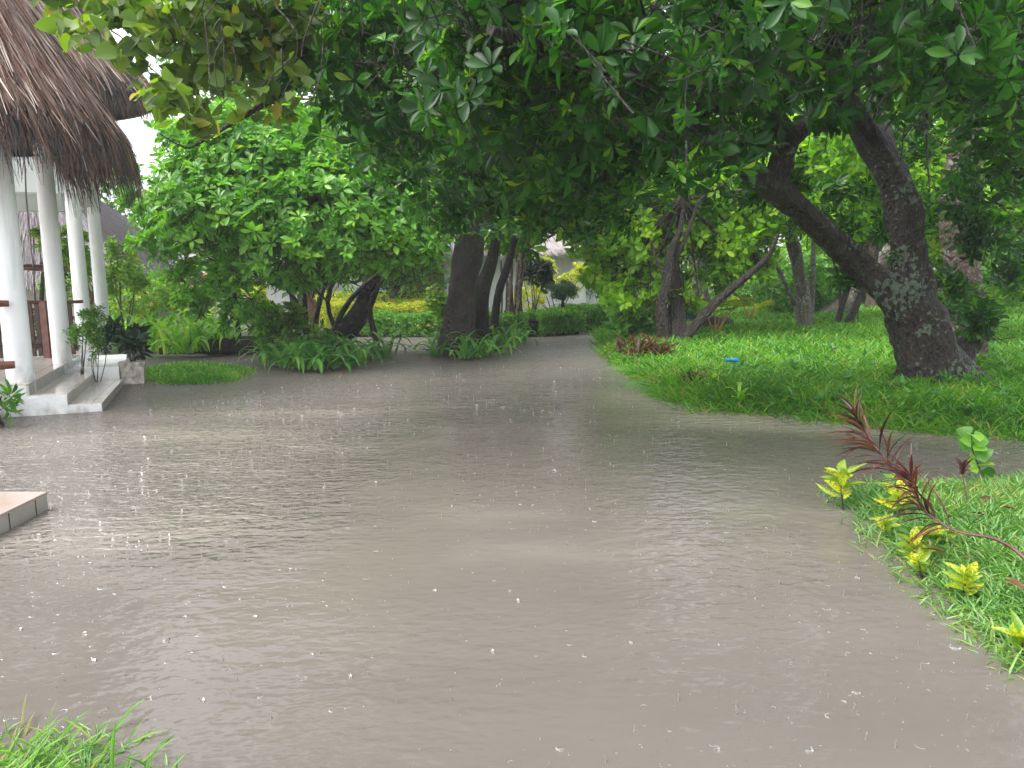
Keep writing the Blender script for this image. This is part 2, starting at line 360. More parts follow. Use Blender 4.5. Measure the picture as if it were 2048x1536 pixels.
def unit(a): return a/(np.linalg.norm(a, axis=-1, keepdims=True)+1e-9)
class Leaves:
    def __init__(s, tmpl=T_MID): s.t = tmpl; s.p = []; s.a = []; s.n = []; s.L = []; s.W = []; s.r = []
    def add(s, p, a, nn, L, W, r):
        p = np.atleast_2d(p); k = len(p)
        s.p.append(p); s.a.append(np.broadcast_to(a, (k, 3))); s.n.append(np.broadcast_to(nn, (k, 3)))
        for lst, x in ((s.L, L), (s.W, W), (s.r, r)): lst.append(np.broadcast_to(np.asarray(x, float), (k,)))
    def whorls(s, c, d, L, k=7, ratio=.38, spread=.35, r=None, jit=.35):
        """rosettes of k leaves around each centre c with axis d"""
        c = np.atleast_2d(c); d = unit(np.atleast_2d(d)); m = len(c)
        ref = unit(np.cross(d, unit(rng.normal(size=(m, 3))))); ref2 = np.cross(d, ref)
        L = np.broadcast_to(np.asarray(L, float), (m,)); cr = rng.random(m) if r is None else r
        for i in range(k):
            ph = i*2.4 + rng.random(m)*.6
            rad = np.cos(ph)[:, None]*ref + np.sin(ph)[:, None]*ref2
            el = (spread + jit*(rng.random(m)-.5))[:, None]
            a = unit(rad*(1-el*.5) + d*el)
            nn = unit(d - a*np.sum(a*d, 1)[:, None] + .25*rng.normal(size=(m, 3)))
            nn = unit(nn - a*np.sum(a*nn, 1)[:, None])
            Ls = L*(.65+.5*rng.random(m))
            rr = np.clip(.55*cr + .45*rng.random(m)**1.3, 0, 1)
            s.add(c + a*(Ls*.12)[:, None], a, nn, Ls, Ls*ratio*(.85+.3*rng.random(m)), rr)
    def build(s, name, mat, parent=None):
        p = np.concatenate(s.p); a = unit(np.concatenate(s.a)); nn = np.concatenate(s.n)
        L = np.concatenate(s.L)[:, None, None]; W = np.concatenate(s.W)[:, None, None]; r = np.concatenate(s.r)
        side = unit(np.cross(nn, a)); nn = np.cross(a, side)
        tv, (f3, f4) = s.t; k = len(tv); m = len(p)
        V = p[:, None] + a[:, None]*(tv[None, :, 0:1]*L) + side[:, None]*(tv[None, :, 1:2]*W) + nn[:, None]*(tv[None, :, 2:3]*L)
        off = (np.arange(m)*k)[:, None, None]
        fl = [(f3[None]+off).reshape(-1, 3)]
        if f4 is not None: fl.append((f4[None]+off).reshape(-1, 4))
        return mesh(name, V.reshape(-1, 3), fl, mat, parent, k > 4, np.repeat(r, k))

def blob_points(blobs, n, shell=.5):
    """blobs: (centre, (rx,ry,rz)); clumped sampling, returns points & outward"""
    vol = np.array([b[1][0]*b[1][1]*b[1][2] for b in blobs])**.75; vol /= vol.sum(); P, O = [], []
    for b, q in zip(blobs, vol):
        m = max(4, int(n*q)); nc = max(3, m//14)
        u = unit(rng.normal(size=(nc, 3))); rr = (shell + (1-shell)*rng.random(nc))[:, None]
        cc = u*rr
        idx = rng.integers(0, nc, m)
        q2 = cc[idx] + rng.normal(size=(m, 3))*.17
        P.append(np.asarray(b[0])+q2*np.asarray(b[1])); O.append(unit(q2+1e-6))
    return np.concatenate(P), np.concatenate(O)

def crown(parent, blobs, n, L, mat, tmpl=T_MID, k=6, ratio=.38, shell=.4, up=.5, name='crown', twigs=False, tm=None, spread=.35, zmin=None, rs=None):
    P, O = blob_points(blobs, n, shell)
    if zmin is not None:
        kp = P[:, 2] > zmin; P, O = P[kp], O[kp]
    d = unit(O*.7 + np.array([0, 0, up]) + rng.normal(size=O.shape)*.35)
    lv = Leaves(tmpl)
    lv.whorls(P, d, L*(.5+.85*rng.random(len(P))), k, ratio, spread, r=rs(P) if rs else None)
    o = lv.build(name, mat, parent)
    if twigs:
        mb = MB(); q = rng.permutation(len(P))[:int(len(P)*twigs)]
        for i in q:
            e = P[i] - d[i]*L*(1.6+2*random.random()) + rng.normal(size=3)*L*.4 - np.array([0, 0, L*.3])
            mb.tube([P[i], (P[i]+e)/2+rng.normal(size=3)*L*.12, e], [L*.018, L*.03, L*.045], 4, caps=False, sub=1)
        mb.build('twigs', tm or B_dark, parent, True)
    return o

def E(px, py, Y, rx, ry=None, rz=None):
    """ellipsoid blob: centre seen at pixel, radii metres"""
    return (D(px, py, Y), (rx, ry or rx, rz or rx))

# ---------------------------------------------------------------- ground, water
def poly(px): return np.array([G(x, y)[:2] for x, y in px])
LAWN_R = np.vstack([poly([(1212, 655), (1218, 690), (1232, 735), (1250, 770), (1300, 797), (1400, 815), (1500, 825), (1620, 838), (1750, 852), (1900, 866), (2048, 872)]),
                    [[9, 7.3], [16, 7.6], [30, 9], [34, 60], [20, 62], [9.5, 34], [5.2, 29.6], [4.2, 29.4], [3.6, 28.5]]])
LAWN_F = np.vstack([poly([(1735, 1000), (1745, 1035), (1790, 1078), (1830, 1118), (1880, 1158), (1930, 1198), (1985, 1248), (2035, 1298), (2080, 1345)]),
                    [[3.2, 2.6], [6, 2.4], [12, 5.5], [9, 6.6]], poly([(2048, 975), (1900, 985), (1760, 982)])])
PATCH = poly([(292, 748), (310, 738), (360, 734), (430, 733), (478, 738), (488, 748), (470, 760), (400, 767), (340, 768), (300, 760)])
LAWN_B = np.vstack([poly([(-300, 1560), (0, 1570), (50, 1585), (95, 1615), (120, 1660), (130, 1710), (135, 1760)]), [[-1.8, 1.7], [-4, 1.7], [-4, 2.6]]])
MUD = poly([(535, 712), (560, 730), (610, 740), (680, 739), (740, 736), (820, 720), (880, 718), (960, 711), (1050, 686), (1000, 678), (960, 672), (900, 690), (860, 704), (760, 706), (700, 700), (600, 690)])
BED = np.vstack([poly([(150, 735), (240, 712), (300, 706), (420, 712), (545, 702), (575, 686), (640, 672), (750, 669), (900, 671), (1050, 668), (1130, 664), (1214, 655), (1222, 640), (1190, 620)]),
                 [[5, 62], [-40, 62], [-40, 14]]])
def sdist(P, poly):
    """signed distance (inside positive)"""
    a = poly; b = np.roll(poly, -1, 0); best = np.full(len(P), 1e9); ins = np.zeros(len(P), bool)
    for p, q in zip(a, b):
        e = q-p; t = np.clip(((P-p)@e)/(e@e+1e-12), 0, 1); d = np.linalg.norm(P-(p+t[:, None]*e), axis=1); best = np.minimum(best, d)
        c = ((p[1] > P[:, 1]) != (q[1] > P[:, 1])) & (P[:, 0] < (q[0]-p[0])*(P[:, 1]-p[1])/(q[1]-p[1]+1e-12)+p[0]); ins ^= c
    return np.where(ins, best, -best)
REG = [(LAWN_R, .16, .30, 1), (LAWN_F, .12, .35, 1), (PATCH, .06, .2, 1), (LAWN_B, .16, .4, 1), (MUD, .07, .22, 0), (BED, .14, .35, .25)]
def wob(P): return .09*np.sin(P[:, 0]*3.1+1.7*np.sin(P[:, 1]*2.3)) + .07*np.sin(P[:, 1]*5.3+P[:, 0]*4.1) + .05*np.sin(P[:, 0]*11+P[:, 1]*7)
def height(P):
    z = np.full(len(P), -.12); k = np.zeros(len(P))
    for pg, hm, sl, turf in REG:
        d = sdist(P, pg) + wob(P)*(1 if hm in (.14, .07) or pg is LAWN_R else .3); zz = np.clip(d*sl, -.12, hm); m = zz > z; z = np.where(m, zz, z); k = np.where((d > -.05) & (zz >= z), turf, k)
    z = z + np.where(z > 0, .018*np.sin(P[:, 0]*2.3)*np.cos(P[:, 1]*1.9), 0)
    return z, k
def hz(x, y): return float(height(np.array([[x, y]]))[0][0])
xs = np.concatenate([np.arange(-36, -12, .8), np.arange(-12, 14, .13), np.arange(14, 40, .8)])
ys = np.concatenate([np.arange(0, 9, .1), np.arange(9, 24, .14), np.arange(24, 66, .5)])
X, Y = np.meshgrid(xs, ys); P2 = np.c_[X.ravel(), Y.ravel()]
Z, K = height(P2); nx, ny = len(xs), len(ys)
idx = np.arange(nx*ny).reshape(ny, nx)
fq = np.stack([idx[:-1, :-1], idx[:-1, 1:], idx[1:, 1:], idx[1:, :-1]], -1).reshape(-1, 4)
V = np.c_[P2, Z]
ring = np.array([[-400, -100, -.3], [400, -100, -.3], [400, 500, -.3], [-400, 500, -.3]]); nb = len(V)
o = mesh('ground', np.vstack([V, ring]), [fq, np.array([[nb, nb+1, nb+2, nb+3]])], M_ground, None, True, np.concatenate([K, [.6]*4]))
tag(o, kind='structure')
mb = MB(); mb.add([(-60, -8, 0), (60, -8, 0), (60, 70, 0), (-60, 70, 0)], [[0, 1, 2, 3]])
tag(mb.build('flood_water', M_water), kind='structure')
# wet grey road behind the lawn
mb = MB(); a = [G(1236, 655, .1), G(1262, 655, .1), G(1350, 646, .1), G(1560, 645, .1), G(1640, 640, .1), G(1640, 626, .1), G(1440, 628, .1), G(1250, 628, .1), G(1215, 640, .1)]
a = [np.array([p[0], p[1], .185]) for p in a]
mb.add(a, [list(range(len(a)))]); tag(mb.build('road', M_road), kind='structure')

# ---------------------------------------------------------------- grass (uncountable)
def grass(name, poly_, dens, L, W, mat, bright=None, ylim=(0, 60), xlim=(-20, 30), lean=.6, edge=.09, wb=1.1):
    lo = np.maximum(poly_.min(0)-.15, [xlim[0], ylim[0]]); hi = np.minimum(poly_.max(0)+.15, [xlim[1], ylim[1]])
    P = []
    yb = np.linspace(lo[1], hi[1], 24)
    for y0, y1 in zip(yb[:-1], yb[1:]):
        d = dens*min(1, (7/max(3, (y0+y1)/2))**1.25) if dens > 0 else 0
        m = int((hi[0]-lo[0])*(y1-y0)*d); P.append(np.c_[rng.uniform(lo[0], hi[0], m), rng.uniform(y0, y1, m)])
    P = np.concatenate(P); vis = (np.abs(P[:, 0]) < P[:, 1]*.72+.8); P = P[vis]
    s = sdist(P, poly_)+wob(P)*wb; P = P[s > -edge-.09*rng.random(len(P))**3*3]; z, _ = height(P)
    bare = np.sin(P[:, 0]*1.9+1.3*np.sin(P[:, 1]*1.1))*np.sin(P[:, 1]*2.1+.8*np.cos(P[:, 0]*2.7)); kp = rng.random(len(P)) > np.clip((bare-.72)*3, 0, .85); P, z = P[kp], z[kp]
    m = len(P); dist = P[:, 1]
    far = np.clip(dist/9, 1, 3.2)
    az = rng.random(m)*2*math.pi; el = rng.uniform(.25, 1.3, m)
    a = np.c_[np.cos(az)*np.cos(el), np.sin(az)*np.cos(el), np.sin(el)]
    nn = np.c_[-np.cos(az)*np.sin(el), -np.sin(az)*np.sin(el), np.cos(el)]
    lv = Leaves((template(2, 'lance', .35, .05)))
    cl = .5+.5*np.sin(P[:, 0]*3.1+2*np.sin(P[:, 1]*1.7))*np.sin(P[:, 1]*2.7+P[:, 0])
    rr = np.clip(.5*rng.random(m)+.35*cl+.15*rng.random(m)**4*4, 0, 1)
    lv.add(np.c_[P, np.maximum(z, -.02)-.01], a, nn, L*(.55+.8*rng.random(m))*np.sqrt(far), W*far*(.7+.6*rng.random(m)), rr)
    tag(lv.build(name, mat), name.replace('_', ' ')+'', 'grass', kind='stuff')
    return lv
grass('grass', LAWN_R, 1700, .19, .015, L_grass, ylim=(6.5, 45), xlim=(2, 26))
bpy.data.objects['grass']['label'] = 'long green lawn grass around the big leaning tree'
grass('grass', LAWN_F, 4200, .12, .0095, L_grassn, edge=.04, wb=.35)
bpy.data.objects['grass.001']['label'] = 'pale green wet turf in the near right corner'
grass('grass', PATCH, 3500, .09, .010, L_grass)
bpy.data.objects['grass.002']['label'] = 'small low round patch of turf beside the planter'
grass('grass', LAWN_B, 6000, .14, .008, L_grassn, xlim=(-3, 0), ylim=(1.5, 3.2), wb=.3)
bpy.data.objects['grass.003']['label'] = 'long bright blades in the near left corner'

def weeds():
    lv = Leaves(T_OV); n = 1500
    P = np.c_[rng.uniform(2.5, 14, n), 7.5+12*rng.random(n)**1.6]; s_ = sdist(P, LAWN_R); P = P[s_ > .05]; z, _ = height(P); m = len(P)
    lv.whorls(np.c_[P, z+.06+.10*rng.random(m)], np.array([0, -.15, 1])+rng.normal(size=(m, 3))*.25, .05+.09*rng.random(m)**2, 6, .34, .7)
    tag(lv.build('ground_cover', L_strap), 'low broad leaved weeds mixed through the right lawn', 'weeds', kind='stuff')
weeds()
# ---------------------------------------------------------------- rain splashes (uncountable)
def splashes():
    mb = MB(); m = 10000
    yy = 1.7 + 20*rng.random(m)**1.25; xx = (rng.random(m)*2-1)*(yy*.7+.3)
    P = np.c_[xx, yy]; z, _ = height(P); P = P[z < -.03]; P = P[rng.random(len(P)) < .25+.75*(np.sin(P[:, 0]*1.7+np.sin(P[:, 1]*1.3)*2) > 0)]
    for x, y in P:
        s = (.20+.60*random.random()**4)*(1 if y < 9 else 1.3)
        kind = random.random()
        if kind < .32:  # jet
            hgt = .027*s; r0 = .0035*s
            pts = [(x, y, -.003), (x, y, hgt*.45), (x+.004*random.uniform(-1, 1), y, hgt)]
            mb.tube(pts, [r0*2.0, r0*.6, r0*.45], 5, sub=1, rnd=0)
            c = np.array([x, y, hgt*1.25]); r = r0*1.1
            o6 = c+r*np.array([[1,0,0],[-1,0,0],[0,1,0],[0,-1,0],[0,0,1],[0,0,-1]])
            mb.add(o6, [[0,2,4],[2,1,4],[1,3,4],[3,0,4],[2,0,5],[1,2,5],[3,1,5],[0,3,5]], 0)
        if kind > .3:  # crown of droplets and a raised ring
            r = .013*s*(1+random.random()); k = 10; ph = np.linspace(0, 2*math.pi, k, endpoint=False)
            hh = .004*s*(.4+rng.random(k)) * (3 if random.random() < .35 else 1)
            a0 = random.random()*6.28; arc = random.uniform(.8, 3.6)
            ri = np.c_[x+np.cos(ph)*r, y+np.sin(ph)*r, np.full(k, -.001)]; ro = np.c_[x+np.cos(ph)*r*1.12, y+np.sin(ph)*r*1.12, hh]; rq = np.c_[x+np.cos(ph)*r*1.3, y+np.sin(ph)*r*1.3, np.full(k, -.001)]
            f = []
            for i in range(k):
                if (ph[i]-a0) % 6.283 > arc: continue
                j = (i+1) % k; f += [[i, j, k+j, k+i], [k+i, k+j, 2*k+j, 2*k+i]]
            if f: mb.add(np.vstack([ri, ro, rq]), f, 0)
    # stray droplets in the air
    for i in range(160):
        y = 3+9*random.random(); x = random.uniform(-.65, .65)*y; zc = random.uniform(.02, .10); r = .0022
        c = np.array([x, y, zc]); o6 = c+r*np.array([[1,0,0],[-1,0,0],[0,1,0],[0,-1,0],[0,0,1.6],[0,0,-1.6]])
        mb.add(o6, [[0,2,4],[2,1,4],[1,3,4],[3,0,4],[2,0,5],[1,2,5],[3,1,5],[0,3,5]], 0)
    tag(mb.build('rain_splashes', M_splash, None, True), 'raindrop splashes and rings breaking the brown flood water', 'splashes', kind='stuff')
splashes()

# ---------------------------------------------------------------- pavilion
U = np.array([-math.sin(R(21.5)), math.cos(R(21.5)), 0]); Wv = np.array([math.cos(R(21.5)), math.sin(R(21.5)), 0]); ZZ = np.array([0, 0, 1.0])
C0 = G(133, 787, .27); C0[2] = 0     # outer front corner of the second step
def B(u, w_, z): return C0 + U*u + Wv*w_ + ZZ*z
pav = empty('thatched_pavilion', B(2, -3, 0), 'open white pavilion with round columns, tiled steps and a shaggy brown thatch roof', 'pavilion')
def bx(mb, u0, u1, w0, w1, z0, z1, rnd=None): mb.box(B(u0, w0, z0), U*(u1-u0), Wv*(w1-w0), ZZ*(z1-z0), rnd)
mb = MB(); bx(mb, .02, 7.5, -7, -.43, -.3, .405); bx(mb, -.9, .02, -7, -.75, -.3, .40); mb.build('plinth', M_rough, pav)
mb = MB(); bx(mb, 0, 2.75, -.432, .0, -.3, .255); bx(mb, .004, 2.9, -.002, .40, -.3, .10); mb.build('step_base', M_rough, pav)
mb = MB(); bx(mb, .02, 2.74, -.46, -.424, .26, .42); bx(mb, .02, 2.76, -.006, .006, .10, .262); bx(mb, .02, 2.92, .392, .406, -.2, .103); mb.build('riser', M_riser, pav)
mb = MB(); bx(mb, .03, 7.5, -7, -.43, .405, .425); mb.build('floor', M_tile, pav)
mb = MB(); bx(mb, .01, 2.76, -.428, .008, .2551, .272); mb.build('tread', M_tile, pav)
mb = MB(); bx(mb, .01, 2.92, -.002, .41, .1, .116); mb.build('tread', M_tile, pav)
mb = MB(); bx(mb, 2.95, 5.6, -.42, .35, -.3, .33); mb.build('side_plinth', M_rough, pav)
def column(base, r, z0, z1):
    c = MB(); zz = [z0, z0+.02, (z0+z1)/2, z1]; c.tube([(base[0], base[1], z) for z in zz], [r*1.02, r, r*.97, r*.9], 28, sub=3)
    c.build('column', M_white, pav, True)
cols = [D(44, 780, 10.3)[:2], D(123, 700, 12.9)[:2], D(172, 700, 15.5)[:2], D(207, 650, 18.1)[:2]]
column(cols[0], .165, .27, 4.3); column(cols[1], .145, .42, 4.3); column(cols[2], .145, .3, 3.54); column(cols[3], .145, .3, 3.52)
# lintels
c3, c4 = np.array([*cols[2], 0]), np.array([*cols[3], 0])
mb = MB(); mb.box(c3+U*-.18+Wv*-.18+ZZ*3.5, U*3.2, Wv*.36, ZZ*.62); mb.build('beam', M_beam, pav)
mb = MB(); mb.box(c3+U*-.2+Wv*-5+ZZ*3.5, U*.3, Wv*4.8, ZZ*.62); mb.build('beam', M_beam, pav)
mb = MB(); mb.box(c4+U*.1+Wv*-5+ZZ*3.42, U*.3, Wv*4.8, ZZ*.42); mb.build('beam', M_beam, pav)
mb = MB(); mb.box(c3+U*-.1+Wv*-4.6+ZZ*4.1, U*2.6, Wv*4.4, ZZ*1.7); mb.build('gable_wall', M_beam, pav)
# railings
def log(name, p, q, r, parent, mat=M_wood, n=10):
    m_ = MB(); p, q = np.array(p), np.array(q); m_.tube([p, p*.7+q*.3+rng.normal(size=3)*.008, p*.3+q*.7+rng.normal(size=3)*.008, q], [r*.8, r, r*1.02, r*.85], n, .12); return m_.build(name, mat, parent, True)
rail = empty('railing', D(80, 720, 13.0), 'dark wooden railing with slats at the back of the pavilion floor', 'railing')
ra, rb = D(-60, 603, 13.3), D(166, 603, 14.2)
log('top_rail', ra, rb, .035, rail)
mb = MB()
for t in np.linspace(.02, .86, 15):
    p = ra*(1-t)+rb*t; mb.box([p[0]-.03, p[1], .46], [.06, .02, 0], [0, .03, 0], [0, 0, p[2]-.50])
mb.build('slats', M_wood, rail)
p = ra*.37+rb*.63
for t in (.3, .63, .74):
    p = ra*(1-t)+rb*t; mb = MB(); mb.box([p[0]-.05, p[1]-.06, .42], [.12, 0, 0], [0, .05, 0], [0, 0, p[2]-.42]); mb.build('post', M_woodl, rail)
log('bottom_rail', D(-60, 690, 13.25), D(120, 690, 14.0), .04, rail)
rail2 = empty('railing', D(-60, 720, 10), 'reddish log railing whose ends meet the nearest white column', 'railing')
log('top_rail', D(-200, 612, 9.3), D(17, 607, 10.1), .05, rail2, M_woodl); log('bottom_rail', D(-200, 742, 9.2), D(30, 729, 9.9), .06, rail2, M_woodl)
mb = MB(); p = D(-30, 700, 9.7); mb.box([p[0]-.05, p[1], .4], [.1, 0, 0], [0, .08, 0], [0, 0, 1.1]); mb.build('post', M_woodl, rail2)
# hanging log on a rope
hl = empty('hanging_log', D(90, 535, 13.2), 'short dark log hung on a thin rope inside the pavilion', 'log')
log('log', D(30, 535, 13.1), D(134, 538, 13.4), .055, hl, M_wood)
mb = MB(); mb.tube([D(66, 533, 13.05), D(60, 470, 13.0), D(53, 400, 13.0), D(50, 330, 13.0)], .012, 6); mb.build('rope', M_rope, hl, True)
# white bollard post
bo = empty('capped_post', B(2.3, .1, 0), 'low square white post with a pointed cap beside the steps', 'post')
q = G(176, 742, .27); mb = MB(); mb.box([q[0]-.1, q[1], .05], Wv*.21, U*.21, ZZ*.55); mb.build('shaft', M_white, bo)
mb = MB(); a = np.array([q[0]-.1, q[1], .6]); cb = [a-Wv*.02-U*.02, a+Wv*.23-U*.02, a+Wv*.23+U*.23, a-Wv*.02+U*.23]; tp = [x+ZZ*.03 for x in cb]; ap = a+Wv*.105+U*.105+ZZ*.11
mb.add(cb+tp+[ap], [[0,1,5,4],[1,2,6,5],[2,3,7,6],[3,0,4,7]]); mb.add(tp+[ap], [[0,1,4],[1,2,4],[2,3,4],[3,0,4]]); mb.build('cap', M_white, bo)
# blue cloth seen through the slats
mb = MB(); p = D(85, 620, 14.6); a = np.linspace(0, .45, 8)
v = [(p[0]+t-.1, p[1]+.03*math.sin(t*30), p[2]+.1-dz) for t in a for dz in (0, .34)]
mb.add(v, [[2*i, 2*i+2, 2*i+3, 2*i+1] for i in range(7)]); o = mb.build('blue_cloth', M_blue, None, True)
o.modifiers.new('thick', 'SOLIDIFY').thickness = .01
tag(o, 'blue cloth hanging behind the dark railing slats', 'cloth')

def thatch_cone(parent, c, Rr, ze, slope, n, L, Wd, smax, hang=.62, mat=T_near, phi=(0, 2*math.pi), name='thatch_roof'):
    """conical thatch: strands laid down the slope in courses, shaggy drooping eave"""
    cs, sn = math.cos(slope), math.sin(slope)
    mb = MB()
    # inner shell
    k = 48; ph = np.linspace(0, 2*math.pi, k, endpoint=False); top = Rr*.02; hh = (Rr-top)*math.tan(slope)
    def ringp(r, z): return np.c_[c[0]+np.cos(ph)*r, c[1]+np.sin(ph)*r, np.full(k, z)]
    r1 = ringp(Rr-.06, ze); r2 = ringp(top, ze+hh); r3 = ringp(Rr-.25, ze-.02)
    f = [[i, (i+1) % k, k+(i+1) % k, k+i] for i in range(k)]
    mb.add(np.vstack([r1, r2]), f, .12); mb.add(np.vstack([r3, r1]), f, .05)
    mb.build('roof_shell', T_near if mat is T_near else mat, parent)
    az = rng.uniform(phi[0], phi[1], n); u = rng.random(n)
    s = np.where(rng.random(n) < .35, -.05+.35*rng.random(n), smax*u)   # distance up the slope from the eave
    rr = Rr - s*cs; z = ze + s*sn
    lift = rng.random(n)**1.5*.10 + .02
    rad = np.c_[np.cos(az), np.sin(az), np.zeros(n)]; tan = np.c_[-np.sin(az), np.cos(az), np.zeros(n)]
    nrm = rad*sn + np.array([0, 0, cs]); dn = rad*cs - np.array([0, 0, sn])
    st = np.c_[c[0]+rad[:, 0]*rr, c[1]+rad[:, 1]*rr, z] + nrm*lift[:, None]*.5
    sk = rng.normal(size=n)*.12; ax = unit(dn + tan*sk[:, None] + nrm*(rng.random(n)*.10-.02)[:, None])
    Ls = L*(.5+.9*rng.random(n)); Ls = np.minimum(Ls, s/1+.10+hang*1.15*rng.random(n)**3.4); Ls = np.maximum(Ls, .12); Ws = Wd*(.4+1.3*rng.random(n)**1.6)
    below = np.clip((Ls - s)/Ls, 0, 1)         # part hanging past the eave bends down
    side = unit(np.cross(ax, nrm) + nrm*rng.normal(size=(n, 1))*.5)
    NS = 5; verts = []
    for i in range(NS):
        t = i/(NS-1); wv = Ws*(1-.75*t**2)*.5
        p = st + ax*(Ls*t)[:, None]
        over = np.maximum(Ls*t - s, 0)*np.clip((s < .6), 0, 1)
        p = p + np.array([0, 0, -1])*(over**1.6*.55)[:, None] - rad*(over**1.7*.25)[:, None] + tan*(over*sk*1.2)[:, None]
        verts += [p + side*wv[:, None], p - side*wv[:, None]]
    Vv = np.stack(verts, 1).reshape(-1, 3)
    off = (np.arange(n)*2*NS)[:, None, None]
    fq = (np.array([[2*i, 2*i+1, 2*i+3, 2*i+2] for i in range(NS-1)])[None]+off).reshape(-1, 4)
    cl = rng.random(n); 
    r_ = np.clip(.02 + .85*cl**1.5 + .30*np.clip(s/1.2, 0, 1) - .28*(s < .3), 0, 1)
    return mesh(name, Vv, [fq], mat, parent, False, np.repeat(r_, 2*NS))
CN = (-8.35, 11.2)
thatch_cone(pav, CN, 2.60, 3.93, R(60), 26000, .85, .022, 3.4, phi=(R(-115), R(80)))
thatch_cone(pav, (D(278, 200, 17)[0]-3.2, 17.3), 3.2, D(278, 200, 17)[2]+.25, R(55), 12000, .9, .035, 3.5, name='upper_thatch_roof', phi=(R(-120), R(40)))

# near left step (another doorway)
ns = empty('entrance_step', G(40, 1050), 'low pinkish tiled step end in the water at the near left edge', 'step')
a, b_, z0 = G(93, 985, .13), G(0, 1030, .13), .13
d1 = unit(b_-a); far = unit(G(0, 975, .13)-G(88, 972, .13))
s0 = np.array([a[0], a[1], -.3]); s1 = s0 + d1*2.2; s2 = s0 + np.array([-2.4, .16, 0]); 
mb = MB(); nseg = 1
v = [s0, s1, s1+np.array([-1.5, 0, 0]), s2]
vb = [np.array([p[0], p[1], -.3]) for p in v]; vt = [np.array([p[0], p[1], .118]) for p in v]
mb.add(vb+vt, [[0,1,5,4],[1,2,6,5],[2,3,7,6],[3,0,4,7],[4,5,6,7]]); mb.build('riser', M_riser, ns)
mb = MB(); vt2 = [np.array([p[0], p[1], .119]) for p in v]; vt3 = [np.array([p[0], p[1], .135]) for p in v]
cen = sum(v)/4
vt2 = [p+unit(np.array([p[0]-cen[0], p[1]-cen[1], 0]))*.006 for p in vt2]; vt3 = [p+unit(np.array([p[0]-cen[0], p[1]-cen[1], 0]))*.006 for p in vt3]
mb.add(vt2+vt3, [[0,1,5,4],[1,2,6,5],[2,3,7,6],[3,0,4,7],[4,5,6,7],[3,2,1,0]]); mb.build('tread', M_ptile, ns)
for t in (.15, .47, .79, 1.11, 1.43):
    p = s0+d1*t; nrm_ = np.array([-d1[1], d1[0], 0]); nrm_ = nrm_ if nrm_[0] > 0 else -nrm_
    mb = MB(); mb.box(p+nrm_*.001-ZZ*0, d1*.008, nrm_*.003, ZZ*.416); mb.build('grout_line', M_wood, ns)

# ---------------------------------------------------------------- far houses
def house(name, label, c, rw, rd, ze, slope, ridge, wall_in, rot=0, n=5000, mat_wall=M_cream, doors=()):
    h_ = empty(name, (c[0], c[1], .1), label, 'house')
    ca, sa = math.cos(rot), math.sin(rot)
    def T(x, y, z): return np.array([c[0]+x*ca-y*sa, c[1]+x*sa+y*ca, z])
    wx, wy = rw-wall_in, rd-wall_in
    mb = MB(); mb.box(T(-wx, -wy, -.1), T(wx, -wy, 0)-T(-wx, -wy, 0), T(-wx, wy, 0)-T(-wx, -wy, 0), ZZ*(ze+.45)); mb.build('wall', mat_wall, h_)
    for dx, dw, dh in doors:
        mb = MB(); mb.box(T(dx-dw/2, -wy-.06, .1), T(dw, 0, 0)-T(0, 0, 0), T(0, .05, 0)-T(0, 0, 0), ZZ*dh); d_ = mb.build('door', M_door, h_)
        for q in (-dw/2-.05, dw/2):
            mb = MB(); mb.box(T(dx+q, -wy-.08, .1), T(.05, 0, 0)-T(0, 0, 0), T(0, .04, 0)-T(0, 0, 0), ZZ*dh); mb.build('jamb', M_wood, d_)
    zt = ze + rd*math.tan(slope)
    v = [T(-rw, -rd, ze), T(rw, -rd, ze), T(rw, rd, ze), T(-rw, rd, ze), T(-ridge, 0, zt), T(ridge, 0, zt)]
    rf = MB(); rf.add(v[:6], [[0, 1, 5, 4], [2, 3, 4, 5]], .4); rf.add([v[1], v[2], v[5]], [[0, 1, 2]], .4); rf.add([v[3], v[0], v[4]], [[0, 1, 2]], .4)
    # strands over every slope
    for A, Bq, Cq, Dq in ((v[0], v[1], v[5], v[4]), (v[1], v[2], v[5], v[5]), (v[2], v[3], v[4], v[5]), (v[3], v[0], v[4], v[4])):
        m = int(n*(np.linalg.norm(Bq-A))/(4*rw)); nn = unit(np.cross(Bq-A, Dq-A))
        if nn[2] < 0: nn = -nn
        s = rng.random(m); t = rng.random(m)**1.1; t[:m//5] = rng.random(m//5)*.04
        lo = A[None]*(1-s[:, None])+Bq[None]*s[:, None]; hi = Dq[None]*(1-s[:, None])+Cq[None]*s[:, None]
        p = lo*(1-t[:, None])+hi*t[:, None] + nn*.03; dn = unit(lo-hi)+rng.normal(size=(m, 3))*.06; L_ = .35+.5*rng.random(m)
        sd_ = unit(np.cross(dn, nn))*(.008+.014*rng.random(m))[:, None]; e = p+dn*L_[:, None]+nn*.02
        Vv = np.stack([p+sd_, p-sd_, e-sd_*.4, e+sd_*.4], 1).reshape(-1, 3)
        rf.add(Vv, (np.arange(m)*4)[:, None]+np.arange(4)[None], np.repeat(rng.random(m), 4))
    # MB faces must be grouped per size: handled by mesh()
    rf.build('thatch_roof', T_pale if mat_wall is M_white else T_far, h_)
    return h_
hl_ = D(110, 560, 27)
house('thatched_house', 'low house with a broad grey thatched roof behind the pavilion columns', (D(40, 560, 31)[0], 31), 6.0, 4.6, 2.0, R(44), 1.6, 1.2, R(4), 12000, M_cream, ((.5, 1.2, 1.7), (4.6, 1.0, 1.9)))
house('thatched_house', 'white walled house with pinkish thatch behind the golden hedges', (D(830, 560, 38)[0], 38), 9.2, 5, 3.0, R(38), 4.5, 1.2, 0, 12000, M_white, ((-4.0, 1.4, 2.3), (1.0, 1.4, 2.3)))
